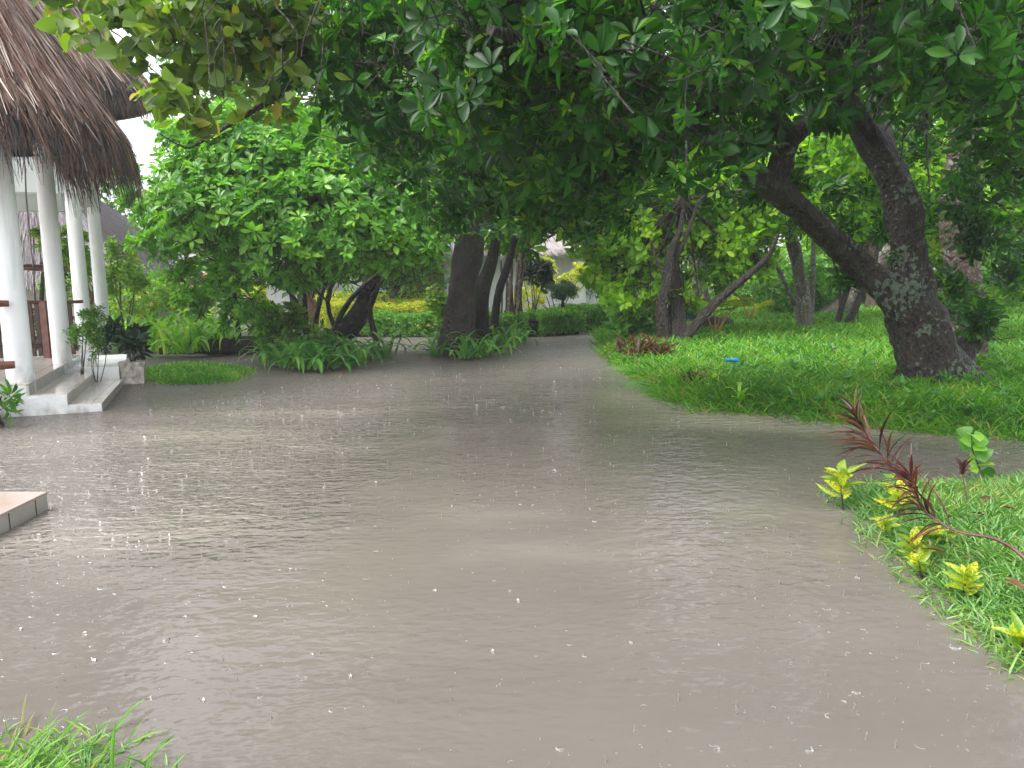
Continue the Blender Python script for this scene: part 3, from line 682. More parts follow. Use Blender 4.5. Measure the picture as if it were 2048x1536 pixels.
# small white curved wall with thatched cap
cw = empty('gate_wall', G(1188, 625, .1), 'small white curved gate wall with a thatched cap beside the path', 'wall')
Yg = 35.0
pts = [(1163, 625), (1163, 522), (1190, 522), (1190, 560), (1193, 572), (1200, 579), (1212, 582), (1212, 625)]
pf = [D(x, y, Yg) for x, y in pts]; pb = [p+np.array([0, .35, 0]) for p in pf]; k = len(pf)
mb = MB(); mb.add(pf+pb, [[i, (i+1) % k, k+(i+1) % k, k+i] for i in range(k)]); mb.add(pf, [list(range(k))]); mb.add(pb, [list(range(k))[::-1]]); mb.build('wall', M_white, cw)
mb = MB(); cc = D(1186, 506, Yg+.2); m = 900; az = rng.random(m)*6.28; r0 = rng.random(m)*.55
p = np.c_[cc[0]+np.cos(az)*r0, cc[1]+np.sin(az)*r0*.6, cc[2]-r0*.75]; e = p+np.c_[np.cos(az)*.25, np.sin(az)*.2, np.full(m, -.35)]
sd_ = np.c_[-np.sin(az), np.cos(az), np.zeros(m)]*.035
mb.add(np.stack([p+sd_, p-sd_, e-sd_*.5, e+sd_*.5], 1).reshape(-1, 3), (np.arange(m)*4)[:, None]+np.arange(4)[None], np.repeat(rng.random(m)*.5, 4)); mb.build('thatch_cap', T_far, cw)
mb = MB(); mb.tube([D(1209, 585, Yg+.1), D(1208, 515, Yg+.1)], .05, 8); mb.build('post', M_wood, cw, True)

# ---------------------------------------------------------------- trees
def tree(name, label, base, tubes, bark, blobs, n, L, mat, cat='tree', group=None, **k):
    t = empty(name, base, label, cat, group)
    mb = MB()
    for pts, rad, nn in tubes: mb.tube(pts, rad, nn, .16)
    mb.build('trunk', bark, t, True)
    if blobs: crown(t, blobs, n, L, mat, **k)
    return t
def limbs_to(origin, blobs, r0, fr=.75):
    """branches from origin towards each blob centre"""
    out = []
    for c, rad in blobs:
        c = np.asarray(c); e = c + rng.normal(size=3)*np.asarray(rad)*.3; mid = (origin+e)/2 + rng.normal(size=3)*.12*np.linalg.norm(e-origin) + ZZ*.1
        out.append(([origin, origin*.7+mid*.3, mid, e], [r0, r0*.8, r0*.55, r0*.15], 7))
        for _ in range(3):
            s = mid*(1-fr)+e*fr*.9; q = c + rng.normal(size=3)*np.asarray(rad)*.6
            out.append(([mid*.5+e*.5, (mid+q)/2+rng.normal(size=3)*.1, q], [r0*.35, r0*.22, r0*.07], 5))
    return out

# 1. the big leaning tree on the right
base = G(1868, 772, .1); by = base[1]
tb = []
tb.append(([base+[0, 0, -.15], D(1852, 720, by), D(1835, 650, by), D(1815, 590, by)], [.50, .41, .35, .32], 22))
tb.append(([D(1828, 640, by), D(1780, 590, by), D(1700, 510, by-.2), D(1625, 440, by-.5), D(1548, 375, by-.8)], [.28, .21, .165, .15, .16], 18))
tb.append(([D(1560, 385, by-.8), D(1500, 345, by-1.2), D(1440, 285, by-1.7), D(1385, 235, by-2.3), D(1300, 180, by-3.4), D(1150, 110, by-4.6), D(980, 60, by-5.6)], [.16, .12, .105, .095, .08, .06, .03], 14))
tb.append(([D(1545, 375, by-.8), D(1562, 320, by-.8), D(1575, 270, by-.9), D(1530, 205, by-1.2), D(1450, 150, by-1.8), D(1380, 90, by-2.4), D(1300, 10, by-3)], [.16, .14, .12, .10, .085, .06, .04], 14))
tb.append(([D(1580, 280, by-.9), D(1640, 215, by-1), D(1700, 150, by-1.5), D(1800, 110, by-2), D(1950, 60, by-3)], [.13, .1, .08, .06, .03], 10))
tb.append(([D(1828, 630, by+.1), D(1815, 520, by), D(1808, 430, by), D(1785, 350, by), D(1738, 270, by), D(1692, 200, by-.2), D(1690, 90, by-.3), D(1740, -40, by-.4)], [.30, .23, .21, .20, .185, .165, .15, .12], 18))
tb.append(([D(1790, 370, by), D(1765, 270, by+.3), D(1748, 180, by+.5), D(1760, 60, by+.6)], [.14, .11, .09, .07], 10))
tb.append(([base+[.35, .3, -.1], D(1930, 700, by+.4), D(1955, 690, by+.5)], [.25, .16, .08], 10))
for az_, ln_ in ((-2.6, .75), (-2.0, .6), (-1.3, .65), (-.5, .7), (.4, .6), (3.3, .6)):
    h_ = np.array([math.cos(az_), math.sin(az_), 0]); tb.append(([base+h_*.25+ZZ*.34, base+h_*.5+ZZ*.13, base+h_*(.5+ln_*.5)+ZZ*.02, base+h_*(.5+ln_)-ZZ*.10], [.16, .13, .09, .04], 8))
cb = [E(1180, 60, 5.6, 1.3, 1.2, .75), E(1010, 60, 6.0, 1.1, 1.2, .8), E(1330, 130, 5.2, 1.0, .9, .7), E(860, 130, 7.2, 1.2, 1.3, 1.0), E(1080, 240, 7.6, 1.3, 1.4, .9),
      E(1550, 60, 5.4, 1.1, 1, .6), E(1560, 80, 7, 1.2, 1.2, .6), E(1780, 40, 6, 1.2, 1.2, .6), E(1950, 60, 6, 1.1, 1.3, .8), E(1240, 280, 8.6, .9, 1.2, .7), E(1180, 330, 9.5, 1.5, 1.3, .9),
      E(1420, 110, 8.5, 1.3, 1.5, .8), E(1900, 120, 8.6, 1.2, 1.5, .8), E(2080, 300, 9.5, .9, 1.5, 1.3), E(1000, 340, 9.5, 1.2, 1.2, .7), E(800, 260, 9.5, 1.0, 1.1, .8),
      E(730, 60, 8, 1.1, 1.3, .8), E(1640, 20, 9, 1.6, 1.2, .6), E(1250, 0, 8.5, 1.8, 1.2, .6), E(2000, 0, 9, 1.6, 1.5, 1.0), E(900, 0, 8.5, 1.4, 1, .5), E(1600, 430, 10.6, .5, .4, .4), E(1740, 480, 10.8, .55, .4, .5), E(1690, 380, 11, .5, .4, .35), E(1540, 300, 10, .5, .5, .35), E(1900, 380, 11.2, .5, .5, .6), E(1960, 720, 11.4, .4, .3, .3), E(1880, 250, 11.8, .8, .8, .6), E(1950, 620, 12.2, .55, .5, .6), E(2010, 480, 11.5, .5, .6, .8), E(1880, 650, 10.7, .45, .25, .45), E(1960, 470, 10.4, .6, .4, .6), E(1990, 620, 10.8, .45, .4, .5), E(1600, 350, 10.0, .4, .4, .3), E(1690, 560, 10.6, .35, .3, .3), E(1830, 500, 10.4, .3, .25, .3), E(1480, 380, 10.5, .7, .6, .45), E(1800, 200, 10.2, .6, .5, .5), E(1620, 230, 9.5, .6, .5, .4), E(1900, 560, 11.0, .4, .3, .4), E(1300, 250, 9.5, 1.0, 1.2, .8), E(1130, 400, 11, 1.1, 1, .6), E(960, 400, 11.5, .9, .8, .5), E(1440, 230, 9.5, .7, .9, .5)]
tb += limbs_to(D(1380, 230, by-2.3), cb[9:12], .07) + limbs_to(D(1300, 180, by-3.4), [cb[0], cb[1], cb[4], cb[3]], .06) + limbs_to(D(1700, 150, by-1.5), [cb[6], cb[7], cb[8], cb[12]], .06)
tree('leaning_tree', 'huge dark tree with lichened forked trunk leaning over the right lawn', base, tb, B_lichen, cb, 6300, .155, L_canopy, tmpl=T_HI, k=7, ratio=.40, shell=.15, up=.25, twigs=.5)

# 2. centre trunk tree
base = G(905, 708, .05); by = base[1]
tb = [([base-ZZ*.2, D(918, 640, by), D(930, 560, by), D(940, 490, by), D(938, 420, by), D(925, 340, by), D(910, 250, by)], [.42, .33, .30, .31, .24, .19, .13], 18),
      ([D(940, 500, by), D(962, 460, by-.1), D(980, 420, by-.1), D(992, 370, by-.2)], [.16, .12, .1, .07], 10),
      ([G(965, 690, .05)-ZZ*.2, D(962, 600, by+1), D(985, 520, by+1), D(1000, 430, by+1)], [.24, .2, .14, .08], 10),
      ([G(985, 685, .05)-ZZ*.2, D(995, 600, by+1.5), D(1025, 500, by+1.5), D(1040, 420, by+1.5)], [.14, .1, .08, .05], 8)]
cb = [E(760, 300, 18, 2, 1.8, 1.3), E(900, 330, 17.5, 2.2, 2, 1.2), E(1060, 380, 18.5, 1.6, 1.6, 1.0), E(960, 200, 18, 3, 2.5, 1.6), E(1150, 430, 19.5, .9, 1, .6), E(740, 180, 19, 1.6, 2, 1.4),
      E(1120, 250, 19, 2.6, 2, 1.6), E(860, 420, 18.3, 1.2, 1, .8), E(850, 80, 19, 2.8, 3, 1.6), E(1050, 60, 20, 3.0, 3, 1.6), E(1050, 470, 19.5, .7, .7, .4)]
tb += limbs_to(D(930, 360, by), cb, .1)
tree('shade_tree', 'thick dark brown trunk standing in mud at the centre of the flood', base, tb, B_dark, cb, 5000, .26, L_mid, k=6, ratio=.42, shell=.3, tmpl=T_MID)

# 3. fallen trunk that lies flat and rises; its crown is the bright left bush tree
base = G(560, 702, .1); by = base[1]
lie = [G(320, 706, .1)+ZZ*.04, G(380, 704, .1)+ZZ*.10, G(430, 702, .1)+ZZ*.12, G(500, 700, .1)+ZZ*.13, G(580, 696, .1)+ZZ*.13, D(640, 688, by+.2), D(695, 655, by), D(735, 595, by), D(752, 520, by), D(740, 450, by)]
tb = [(lie, [.08, .15, .19, .23, .24, .25, .24, .22, .16, .12], 14)]
for (x0, y0, x1, y1, x2, y2) in ((600, 700, 590, 620, 560, 520), (612, 700, 610, 610, 600, 500), (622, 705, 640, 600, 680, 500), (630, 700, 590, 600, 530, 530), (650, 700, 700, 600, 820, 500), (690, 690, 655, 600, 700, 520), (760, 700, 740, 610, 780, 540), (480, 690, 465, 560, 440, 480)):
    tb.append(([G(x0, y0+5, .05)-ZZ*.1, D(x1, y1, by-.2), D(x2, y2, by-.4)], [.07, .055, .03], 7))
cb = [E(400, 330, 15.6, 1.1, 1.1, .8), E(520, 300, 15.2, 1.2, 1.1, .8), E(440, 420, 15, 1.4, 1.2, .8), E(580, 420, 14.8, 1.5, 1.2, .9), E(700, 420, 15, 1.3, 1.1, .8), E(800, 450, 15.3, 1.0, 1, .7),
      E(360, 470, 15.4, .8, .9, .5), E(560, 500, 15, 1.4, 1, .5), E(700, 500, 15.2, 1.3, 1, .5), E(820, 510, 15.6, .7, .8, .35), E(640, 340, 15.6, 1.1, 1, .7), E(470, 270, 16, .9, .9, .5), E(430, 550, 15.6, .8, .6, .45), E(480, 620, 16.4, .6, .5, .4), E(400, 590, 16.6, .5, .5, .4), E(330, 400, 15.6, .7, .7, .6), E(590, 560, 15.8, .6, .5, .4)]
tb += limbs_to(D(610, 560, by-.3), cb, .05)
tree('bush_tree', 'spreading bright green tree whose black trunk lies along the bank and turns up', base, tb, B_dark, cb, 5600, .19, L_bright, k=7, ratio=.40, shell=.45, up=.7, tmpl=T_HI, twigs=.12)

# 4. small tree at the near bend of the right lawn
base = G(1335, 695, .1); by = base[1]
tb = [([base-ZZ*.2, D(1322, 620, by), D(1335, 560, by), D(1345, 500, by), D(1360, 460, by), D(1365, 420, by)], [.16, .13, .11, .1, .06, .03], 10),
      ([G(1362, 698, .1)-ZZ*.2, D(1352, 640, by+.3), D(1350, 560, by+.4), D(1340, 500, by+.4)], [.24, .22, .17, .1], 12),
      ([G(1345, 700, .1)-ZZ*.1, D(1400, 640, by-.3), D(1460, 580, by-.4), D(1530, 520, by-.5), D(1555, 470, by-.5)], [.11, .1, .085, .06, .04], 9),
      ([D(1335, 570, by), D(1318, 530, by), D(1300, 480, by)], [.06, .04, .03], 6), ([D(1330, 560, by), D(1370, 480, by), D(1400, 400, by), D(1440, 370, by)], [.07, .05, .04, .02], 6)]
cb = [E(1300, 460, 18.5, 1.4, 1.2, 1.0), E(1400, 380, 18.5, 1.6, 1.3, 1.0), E(1250, 540, 18.8, .9, .9, .7), E(1420, 480, 18.6, 1.2, 1.1, .8), E(1290, 370, 19, 1.5, 1.3, .9), E(1500, 440, 18.8, 1.1, 1, .7), E(1340, 540, 18.6, .9, .8, .5), E(1480, 530, 18.4, .6, .6, .4), E(1200, 480, 19.6, .8, .8, .6), E(1480, 330, 20, 1.6, 1.3, 1.0), E(1560, 420, 20, 1.2, 1.2, .8), E(1230, 300, 20, 1.3, 1.2, 1.0), E(1260, 590, 18.0, .7, .5, .5), E(1300, 600, 17.6, .5, .4, .3), E(1200, 560, 19, .6, .5, .5), E(1390, 590, 17.8, .5, .4, .3), E(1440, 560, 18.2, .6, .5, .4), E(1520, 500, 18.4, .7, .6, .5)]
tb += limbs_to(D(1362, 400, by), cb, .05)
tree('forked_tree', 'small multi stemmed tree with yellow green leaves at the bend of the path', base, tb, B_dark, cb, 6200, .20, L_limey, k=6, ratio=.5, shell=.35, tmpl=T_MID, twigs=.15, up=.3)

# 5. straight pale trunk on the right (behind the leaning tree)
base = G(1935, 725, .12); by = base[1]
tb = [([base-ZZ*.2, D(1925, 560, by), D(1915, 440, by), D(1930, 300, by), D(1955, 150, by), D(1975, -20, by)], [.34, .27, .25, .24, .22, .2], 14),
      ([D(1905, 620, by), D(1900, 500, by), D(1895, 400, by)], [.09, .08, .06], 7)]
cb = [E(2000, 120, 17, 2, 2, 1.5), E(1850, 100, 18, 2, 2, 1.5), E(2060, 380, 17, 1.5, 1.6, 1.2), E(1980, 560, 15, .8, .8, .7)]
tree('straight_tree', 'tall straight pale brown trunk just right of the forked giant', base, tb, B_brown, cb, 2200, .22, L_mid, k=6, ratio=.42, shell=.3)

# 6..: pale speckled trunks standing on the far lawn
def stems(name, label, specs, bark, blobs, n, L, mat, base, **k):
    return tree(name, label, base, [([G(a[0], a[1], .1)-ZZ*.15]+[D(x, y, G(a[0], a[1], .1)[1]) for x, y in pts], rad, 9) for a, pts, rad in specs], bark, blobs, n, L, mat, **k)
stems('slender_tree', 'slender pale streaked trunk with two thin side stems on the far lawn', [((1615, 668), [(1605, 590), (1590, 500), (1575, 440), (1560, 340)], [.2, .17, .16, .13, .08]), ((1608, 664), [(1585, 600), (1562, 550), (1540, 500)], [.08, .06, .05, .03]), ((1618, 664), [(1625, 580), (1628, 480), (1640, 400)], [.1, .07, .06, .03])],
      B_pale, [E(1560, 340, 23, 2.2, 2, 1.4), E(1650, 400, 23, 1.6, 1.5, 1), E(1470, 400, 24, 1.5, 1.5, 1)], 1500, .28, L_mid, G(1615, 668, .1))
stems('slender_tree', 'cluster of three thin dark stems fanning out on the far lawn', [((1668, 662), [(1690, 590), (1715, 540), (1740, 480)], [.09, .08, .06, .04]), ((1682, 662), [(1720, 600), (1745, 540), (1760, 470)], [.12, .08, .07, .04]), ((1690, 662), [(1715, 600), (1728, 560)], [.08, .07, .05]), ((1676, 662), [(1680, 600), (1672, 540), (1660, 500)], [.05, .04, .03, .02])],
      B_dark, [E(1720, 420, 24, 1.8, 1.6, 1.2)], 700, .28, L_mid, G(1680, 662, .1))
stems('leaning_trunk_tree', 'grey trunk leaning right behind the three thin stems', [((1650, 640), [(1700, 600), (1750, 540), (1800, 470)], [.45, .3, .26, .22])], B_pale, [E(1830, 400, 30, 2.5, 2, 1.8)], 700, .34, L_far, G(1650, 640, .1))
stems('stout_tree', 'stout grey brown trunk base far back between the stems and the giant', [((1752, 628), [(1756, 580), (1758, 500), (1760, 400)], [.55, .42, .4, .35])], B_brown, [E(1760, 330, 36, 3, 2.5, 2.5)], 800, .4, L_far, G(1752, 628, .1))
stems('pale_trunk_tree', 'pale grey upright trunk seen behind the forked tree at the bend', [((1405, 648), [(1400, 590), (1395, 540), (1398, 450)], [.34, .26, .25, .2])], B_pale, [E(1400, 380, 27, 2.2, 2, 1.6)], 800, .32, L_far, G(1405, 648, .1))
stems('garden_tree', 'mottled trunk with fine bark between the golden hedges and white house', [((752, 622), [(752, 580), (754, 520), (760, 440)], [.3, .26, .25, .2])], B_brown, [E(740, 380, 31, 3, 2.4, 2)], 1200, .32, L_mid, G(752, 622, .1))
for i, (x, lab) in enumerate(((1025, 'thin brown trunk right of the thick centre trunk behind the low hedge'), (1042, 'thinner crooked brown trunk standing close beside another in the low hedge'))):
    stems('thin_tree', lab, [((x-2+i*4, 664), [(x-6, 600), (x-5+i*4, 530), (x+2, 460), (x+8, 400)], [.17-.04*i, .12, .1, .08, .05])], B_brown, [E(x+20+60*i, 410, 25, 1.2, 1.2, .8)], 500, .24, L_mid, G(x, 664, .1))
stems('thin_tree', 'bundle of very thin bare stems between the centre trunks', [((1000+8*i, 668), [(1004+9*i, 600), (1002+12*i, 520)], [.03, .025, .02]) for i in range(5)], B_dark, [E(1010, 480, 24, .9, .9, .5)], 260, .22, L_mid, G(1010, 668, .1))

tree('background_tree', 'fine leaved tree filling the gap above the bush tree', G(520, 640, .1), [([G(520, 640, .1)-ZZ*.2, D(520, 450, 25), D(525, 200, 25)], [.25, .18, .1], 8)], B_brown, [E(440, 90, 25, 2.0, 1.6, 1.5), E(600, 130, 25, 2.2, 1.6, 1.6), E(520, 10, 25, 2.6, 1.6, 1.4), E(680, 30, 25, 2, 1.6, 1.5), E(500, 210, 25, 1.6, 1.4, 1)], 2200, .26, L_mid, group='trees closing the background', k=5, ratio=.5, tmpl=T_LO)
tree('background_tree', 'lime leaved tree standing just behind the forked giant', G(1790, 690, .1), [([G(1790, 690, .1)-ZZ*.2, D(1800, 500, 15.5), D(1790, 350, 16)], [.16, .12, .08], 8)] , B_dark, [E(1660, 300, 16, 1.3, 1, .9), E(1800, 360, 16.5, 1.0, 1, .9), E(1890, 470, 17, .9, .9, 1.0), E(1990, 380, 16, 1.2, 1, 1.1), E(2010, 540, 16.5, 1.0, .8, .6), E(1880, 250, 16, 1.4, 1, .8), E(1720, 430, 17.5, .6, .6, .5)], 2400, .19, L_limey, group='trees closing the background', k=6, ratio=.5, tmpl=T_MID, twigs=.1)
# backdrop trees
bk = [(-14, 45, 4.8, 9.5, 'far_leaf'), (-24, 44, 5, 10, 'far_leaf'), (-9, 50, 5, 9, 'far_leaf'), (-3.5, 52, 4, 8, 'bright_leaf'), (2, 56, 4, 6.5, 'far_leaf'), (7, 52, 4, 7, 'yellow_green_leaf'), (12, 46, 4.5, 13, 'far_leaf'),
      (17, 44, 4.5, 13, 'yellow_green_leaf'), (22, 42, 4.5, 13, 'far_leaf'), (28, 42, 5, 14, 'mid_leaf'), (15.5, 34, 3.2, 10, 'yellow_green_leaf'), (20.5, 30, 3.4, 11, 'bright_leaf'), (11, 36, 3, 9, 'yellow_green_leaf'), (17, 24, 2.4, 8, 'yellow_green_leaf'), (-4.5, 30, 3.0, 9, 'mid_leaf'), (-8.5, 36, 3.2, 9.5, 'far_leaf'), (33, 36, 5, 13, 'far_leaf'), (-34, 42, 6, 13, 'far_leaf')]
blab = ['tall hazy tree behind the left thatched house', 'hazy tree above the left end of the thatched house', 'dense hazy tree between the two thatched houses', 'bright leafy tree rising over the white walled house', 'misty tree closing the view at the end of the path',
        'broad tree right of the misty path end', 'tree beyond the grey road behind the forked tree', 'yellowish tree beyond the lawn behind the slender trunk', 'shadowy tree at the back of the right lawn', 'leafy tree at the far right back corner',
        'middle distance tree behind the leaning trunk', 'bright tree right of the straight pale trunk', 'round tree beyond the green bin', 'low leafy tree at the right edge behind the straight trunk', 'tree spreading over the golden hedges', 'tree between the bush tree and the thatched house', 'outermost hazy tree at the far right', 'outermost hazy tree at the far left']
for (x, y, r, h_, mt), lb in zip(bk, blab):
    bs = []
    for i in range(9):
        a = random.random()*6.28; q = random.random()
        bs.append((np.array([x+math.cos(a)*r*.55, y+math.sin(a)*r*.4, h_*(.3+.62*q)]), (r*.55, r*.5, r*.42)))
    bs.append((np.array([x, y-r*.4, h_*.2]), (r*.8, r*.5, h_*.13)))
    b0 = np.array([x, y, .1]); tb = [([b0-ZZ*.2, b0+[.2, 0, h_*.3], b0+[-.1, 0, h_*.6], b0+[.1, 0, h_*.85]], [.35, .28, .2, .1], 8)] + limbs_to(b0+[0, 0, h_*.4], bs[:5], .12)
    tree('background_tree', lb, b0, tb, B_brown, bs, 1900, .38 if y > 40 else .30, MATS[mt], group='trees closing the background', k=5, ratio=.5, shell=.5, tmpl=T_LO, up=.4)

# upper left bough with large lobed yellow green leaves
bt = empty('overhanging_bough', D(640, 60, 8), 'bough with broad yellow green leaves reaching in at the upper left', 'branch')
mb = MB()
mb.tube([D(660, 90, 8.6), D(620, 125, 8.4), D(560, 185, 8.2), D(490, 230, 8), D(440, 262, 7.9)], [.055, .05, .04, .03, .018], 10, .2)
mb.tube([D(640, 105, 8.5), D(540, 95, 8), D(470, 92, 7.6), D(400, 140, 7.3)], [.02, .016, .013, .008], 6, .2)
mb.tube([D(440, 262, 7.9), D(400, 285, 7.8), D(370, 295, 7.7), D(320, 268, 7.6)], [.018, .014, .01, .006], 6, .2)
mb.tube([D(900, 20, 9), D(780, 60, 8.8), D(660, 90, 8.6)], [.1, .08, .055], 10, .2)
for i in range(46):
    x = random.uniform(240, 640); y = random.uniform(0, 250); z_ = random.uniform(6, 9)
    p = D(x, y, z_); q = D(x+random.uniform(-70, 70), y-random.uniform(40, 150), z_); mb.tube([p, (p+q)/2+rng.normal(size=3)*.05, q], [.003, .005, .008], 4, sub=2)
mb.build('branches', B_dark, bt, True)
lv = Leaves(T_RND)
cb = [E(330, 60, 7.0, .75, .7, .45), E(450, 50, 7.4, .8, .8, .4), E(420, 170, 7.2, .75, .6, .35), E(330, 190, 6.4, .45, .5, .25), E(560, 60, 8, .8, .8, .6), E(250, 20, 7.2, .5, .5, .3), E(540, 150, 8.2, .5, .5, .3), E(150, 10, 7.6, .5, .5, .25), E(470, 0, 7.5, 1, 1, .3)]
P, O = blob_points(cb, 1500, .1); m = len(P)
a = unit(rng.normal(size=(m, 3))*[1, 1, .5]-[0, 0, .5]); nn = unit(rng.normal(size=(m, 3))+[0, -.5, .6])
lv.add(P, a, nn, .15*(.5+.9*rng.random(m)), .14*(.5+.9*rng.random(m)), rng.random(m)**1.4)
lv.build('leaves', L_bough, bt)

# ---------------------------------------------------------------- shrubs and plants
def shrub(name, label, px, py, Y, blobs, n, L, mat, cat='shrub', group=None, tmpl=T_MID, k=5, nst=5, ratio=.42, flowers=None, sr=1, **kw):
    b0 = np.array([D(px, py, Y)[0], Y, max(hz(D(px, py, Y)[0], Y), 0)])
    t = empty(name, b0, label, cat, group); mb = MB()
    for i in range(nst):
        c, r = blobs[i % len(blobs)]; e = np.asarray(c)+rng.normal(size=3)*np.asarray(r)*.4
        mb.tube([b0+rng.normal(size=3)*[.05, .05, 0]-ZZ*.05, (b0+e)/2+rng.normal(size=3)*.06, e], [.025*sr, .018*sr, .008*sr], 5, sub=3)
    mb.build('stems', M_stem, t, True)
    crown(t, blobs, n, L, mat, tmpl=tmpl, k=k, ratio=ratio, name='foliage', **kw)
    if flowers:
        P, O = blob_points(blobs, max(4, flowers//3), .95); l2 = Leaves(T_LO); l2.whorls(P+O*.05, O, np.full(len(P), .075), 5, .7, .3); l2.build('flowers', L_flow, t)
    return t
def strap(name, label, c, n, L, W, mat, group=None, rise=.9, cat='plant', parts=True, spread=.06, lean=None):
    """clump of arching strap leaves"""
    c = np.asarray(c, float)
    mb = MB()
    for i in range(n):
        az = random.random()*6.28; el = random.uniform(.55, 1.45)*rise; l = L*random.uniform(.55, 1.1); wd = W*random.uniform(.7, 1.2)
        h_ = np.array([math.cos(az), math.sin(az), 0]); sd_ = np.array([-h_[1], h_[0], 0]); p = c+rng.normal(size=3)*[spread, spread, 0]; NS = 7; v = []; ang = el
        for s in range(NS):
            t = s/(NS-1); wv = wd*.5*(math.sin(math.pi*min(1, .18+.82*t))**.55 if t < 1 else .02)
            v += [p+sd_*wv+ZZ*wv*.3, p, p-sd_*wv+ZZ*wv*.3]
            d = h_*math.cos(ang)+ZZ*math.sin(ang); p = p+d*l/(NS-1); ang -= (1.9*t+.25)*.42*random.uniform(.8, 1.2)*(1 if l > .2 else .6)
        f = []
        for s in range(NS-1):
            a = 3*s; f += [[a, a+1, a+4, a+3], [a+1, a+2, a+5, a+4]]
        mb.add(v, f, random.random())
    o = mb.build(name, mat, None, True)
    tag(o, label, cat, group); return o

# lilies in the left bed
for (x, y) in [(250, 690), (290, 688), (330, 694), (370, 698), (410, 694), (445, 690), (270, 672), (315, 674), (355, 676), (395, 676), (430, 675), (235, 665)]:
    c = G(x, y+8, .12); strap('lily_clump', 'bright green strap leaved lily clump in the dark bed behind the planter', c, 30, 1.35, .085, L_strapy, 'lily clumps in the left bed', spread=.18, rise=1.15)
# darker spider lilies round the bases of the trees in the water
for (x, y) in [(560, 728), (590, 735), (625, 738), (665, 736), (700, 730), (735, 722), (610, 715), (660, 712), (545, 716), (760, 712)]:
    c = G(x, y, .05); strap('spider_lily', 'dark green spider lily on the muddy bank below the bush tree', c, 24, 1.05, .09, L_strap, 'spider lilies under the bush tree', spread=.13)
for (x, y) in [(872, 712), (930, 716), (960, 712), (990, 705), (1015, 694), (895, 704), (1040, 684), (975, 694)]:
    c = G(x, y, .05); strap('spider_lily', 'dark green spider lily around the foot of the thick centre trunk', c, 16, 1.0, .085, L_strap, 'spider lilies round the centre trunk', spread=.12)
# leafy undergrowth under bush tree
shrub('undergrowth_shrub', 'dark leafy shrub at the foot of the bush tree', 590, 700, 17.2, [E(570, 650, 17, .6, .5, .45), E(620, 690, 16.6, .7, .4, .3), E(540, 620, 17.3, .6, .5, .4), E(660, 700, 16.8, .5, .4, .25)], 420, .2, L_mid)
shrub('undergrowth_shrub', 'leafy shoots around the centre trunk foot', 980, 650, 20.5, [E(960, 640, 20.5, .6, .4, .5), E(1010, 655, 21, .6, .5, .35), E(870, 640, 21, .45, .4, .7)], 380, .2, L_mid)

# hedges
def hedge(name, label, a, b_, y0, wd, zt, n, mat, L=.10):
    """row between ground points a..b_ (world xy), width wd, top zt"""
    t = empty(name, [(a[0]+b_[0])/2, (a[1]+b_[1])/2, .1], label, 'hedge'); u_ = unit(np.array([b_[0]-a[0], b_[1]-a[1], 0])); v_ = np.array([-u_[1], u_[0], 0]); ln = math.hypot(b_[0]-a[0], b_[1]-a[1])
    s = rng.random(n)*ln; q = rng.random(n); side = q < .45
    off = np.where(side, -wd/2, (rng.random(n)-.5)*wd); z = np.where(side, .1+rng.random(n)*(zt-.1), zt) + rng.normal(size=n)*.05 + .05*np.sin(s*2.1)
    P = np.array([a[0], a[1], 0])+u_*s[:, None]+v_*(off+rng.normal(size=n)*.06)[:, None]+ZZ*z[:, None]
    nrm_ = np.where(side[:, None], -v_, ZZ)+rng.normal(size=(n, 3))*.4+ZZ*.4
    lv = Leaves(T_LO); lv.whorls(P, nrm_, np.full(n, L), 5, .5, .4); lv.build('foliage', mat, t)
    mb = MB(); c0 = np.array([a[0], a[1], .0]); mb.box(c0+v_*(-wd/2+.12)+u_*.1, u_*(ln-.2), v_*(wd-.24), ZZ*(zt-.14)); mb.build('stems', M_stem, t)
    return t
a, b_ = G(690, 668, .1), G(1065, 668, .1); hedge('low_hedge', 'low clipped green hedge along the water behind the centre trunk', a+[0, .6, 0], b_+[0, .6, 0], 0, 1.0, .62, 3600, L_hedge)
a, b_ = G(1060, 668, .1), G(1150, 662, .1); hedge('low_hedge', 'short dark middle length of low hedge before the pom pom tree', a+[0, .5, 0], b_+[0, .5, 0], 0, 1.0, .6, 1000, L_hedge)
a, b_ = G(1140, 660, .1), G(1216, 650, .1); hedge('low_hedge', 'rounded end of the low hedge by the far water', a+[0, .7, 0], b_+[0, .7, 0], 0, 1.5, .68, 1400, L_hedge)
for (y_, x0, x1, zt, lab) in ((26.3, 655, 870, .85, 'lowest golden topped hedge step'), (28.8, 640, 860, .95, 'middle golden topped hedge step'), (31.5, 640, 870, 1.15, 'highest golden topped hedge step before the white house')):
    hedge('golden_hedge', lab, D(x0, 620, y_), D(x1, 620, y_), 0, .9, zt, 1700, L_gold, .12)

# flowering shrubs of the left garden
shrub('flowering_shrub', 'yellow green shrub with pink flowers right of the last column', 250, 640, 21.5, [E(250, 610, 21.5, .8, .6, .5), E(300, 600, 22, .8, .6, .5)], 330, .14, L_lime, flowers=26)
shrub('flowering_shrub', 'large yellow green shrub dotted with coral flowers', 380, 640, 22.5, [E(350, 590, 22.5, .9, .7, .5), E(400, 610, 22, .9, .6, .45), E(440, 585, 23, .8, .6, .5)], 520, .14, L_lime, flowers=46)
shrub('flowering_shrub', 'golden croton shrub glowing behind the bush tree stems', 500, 640, 25, [E(505, 590, 25, .5, .5, .45), E(490, 620, 25, .45, .5, .35)], 260, .16, L_gold)
shrub('flowering_shrub', 'pale shrub with white blossom behind the bush tree', 455, 640, 24, [E(460, 600, 24, .8, .5, .5), E(540, 640, 25, .7, .5, .3)], 260, .16, L_mid, flowers=24)
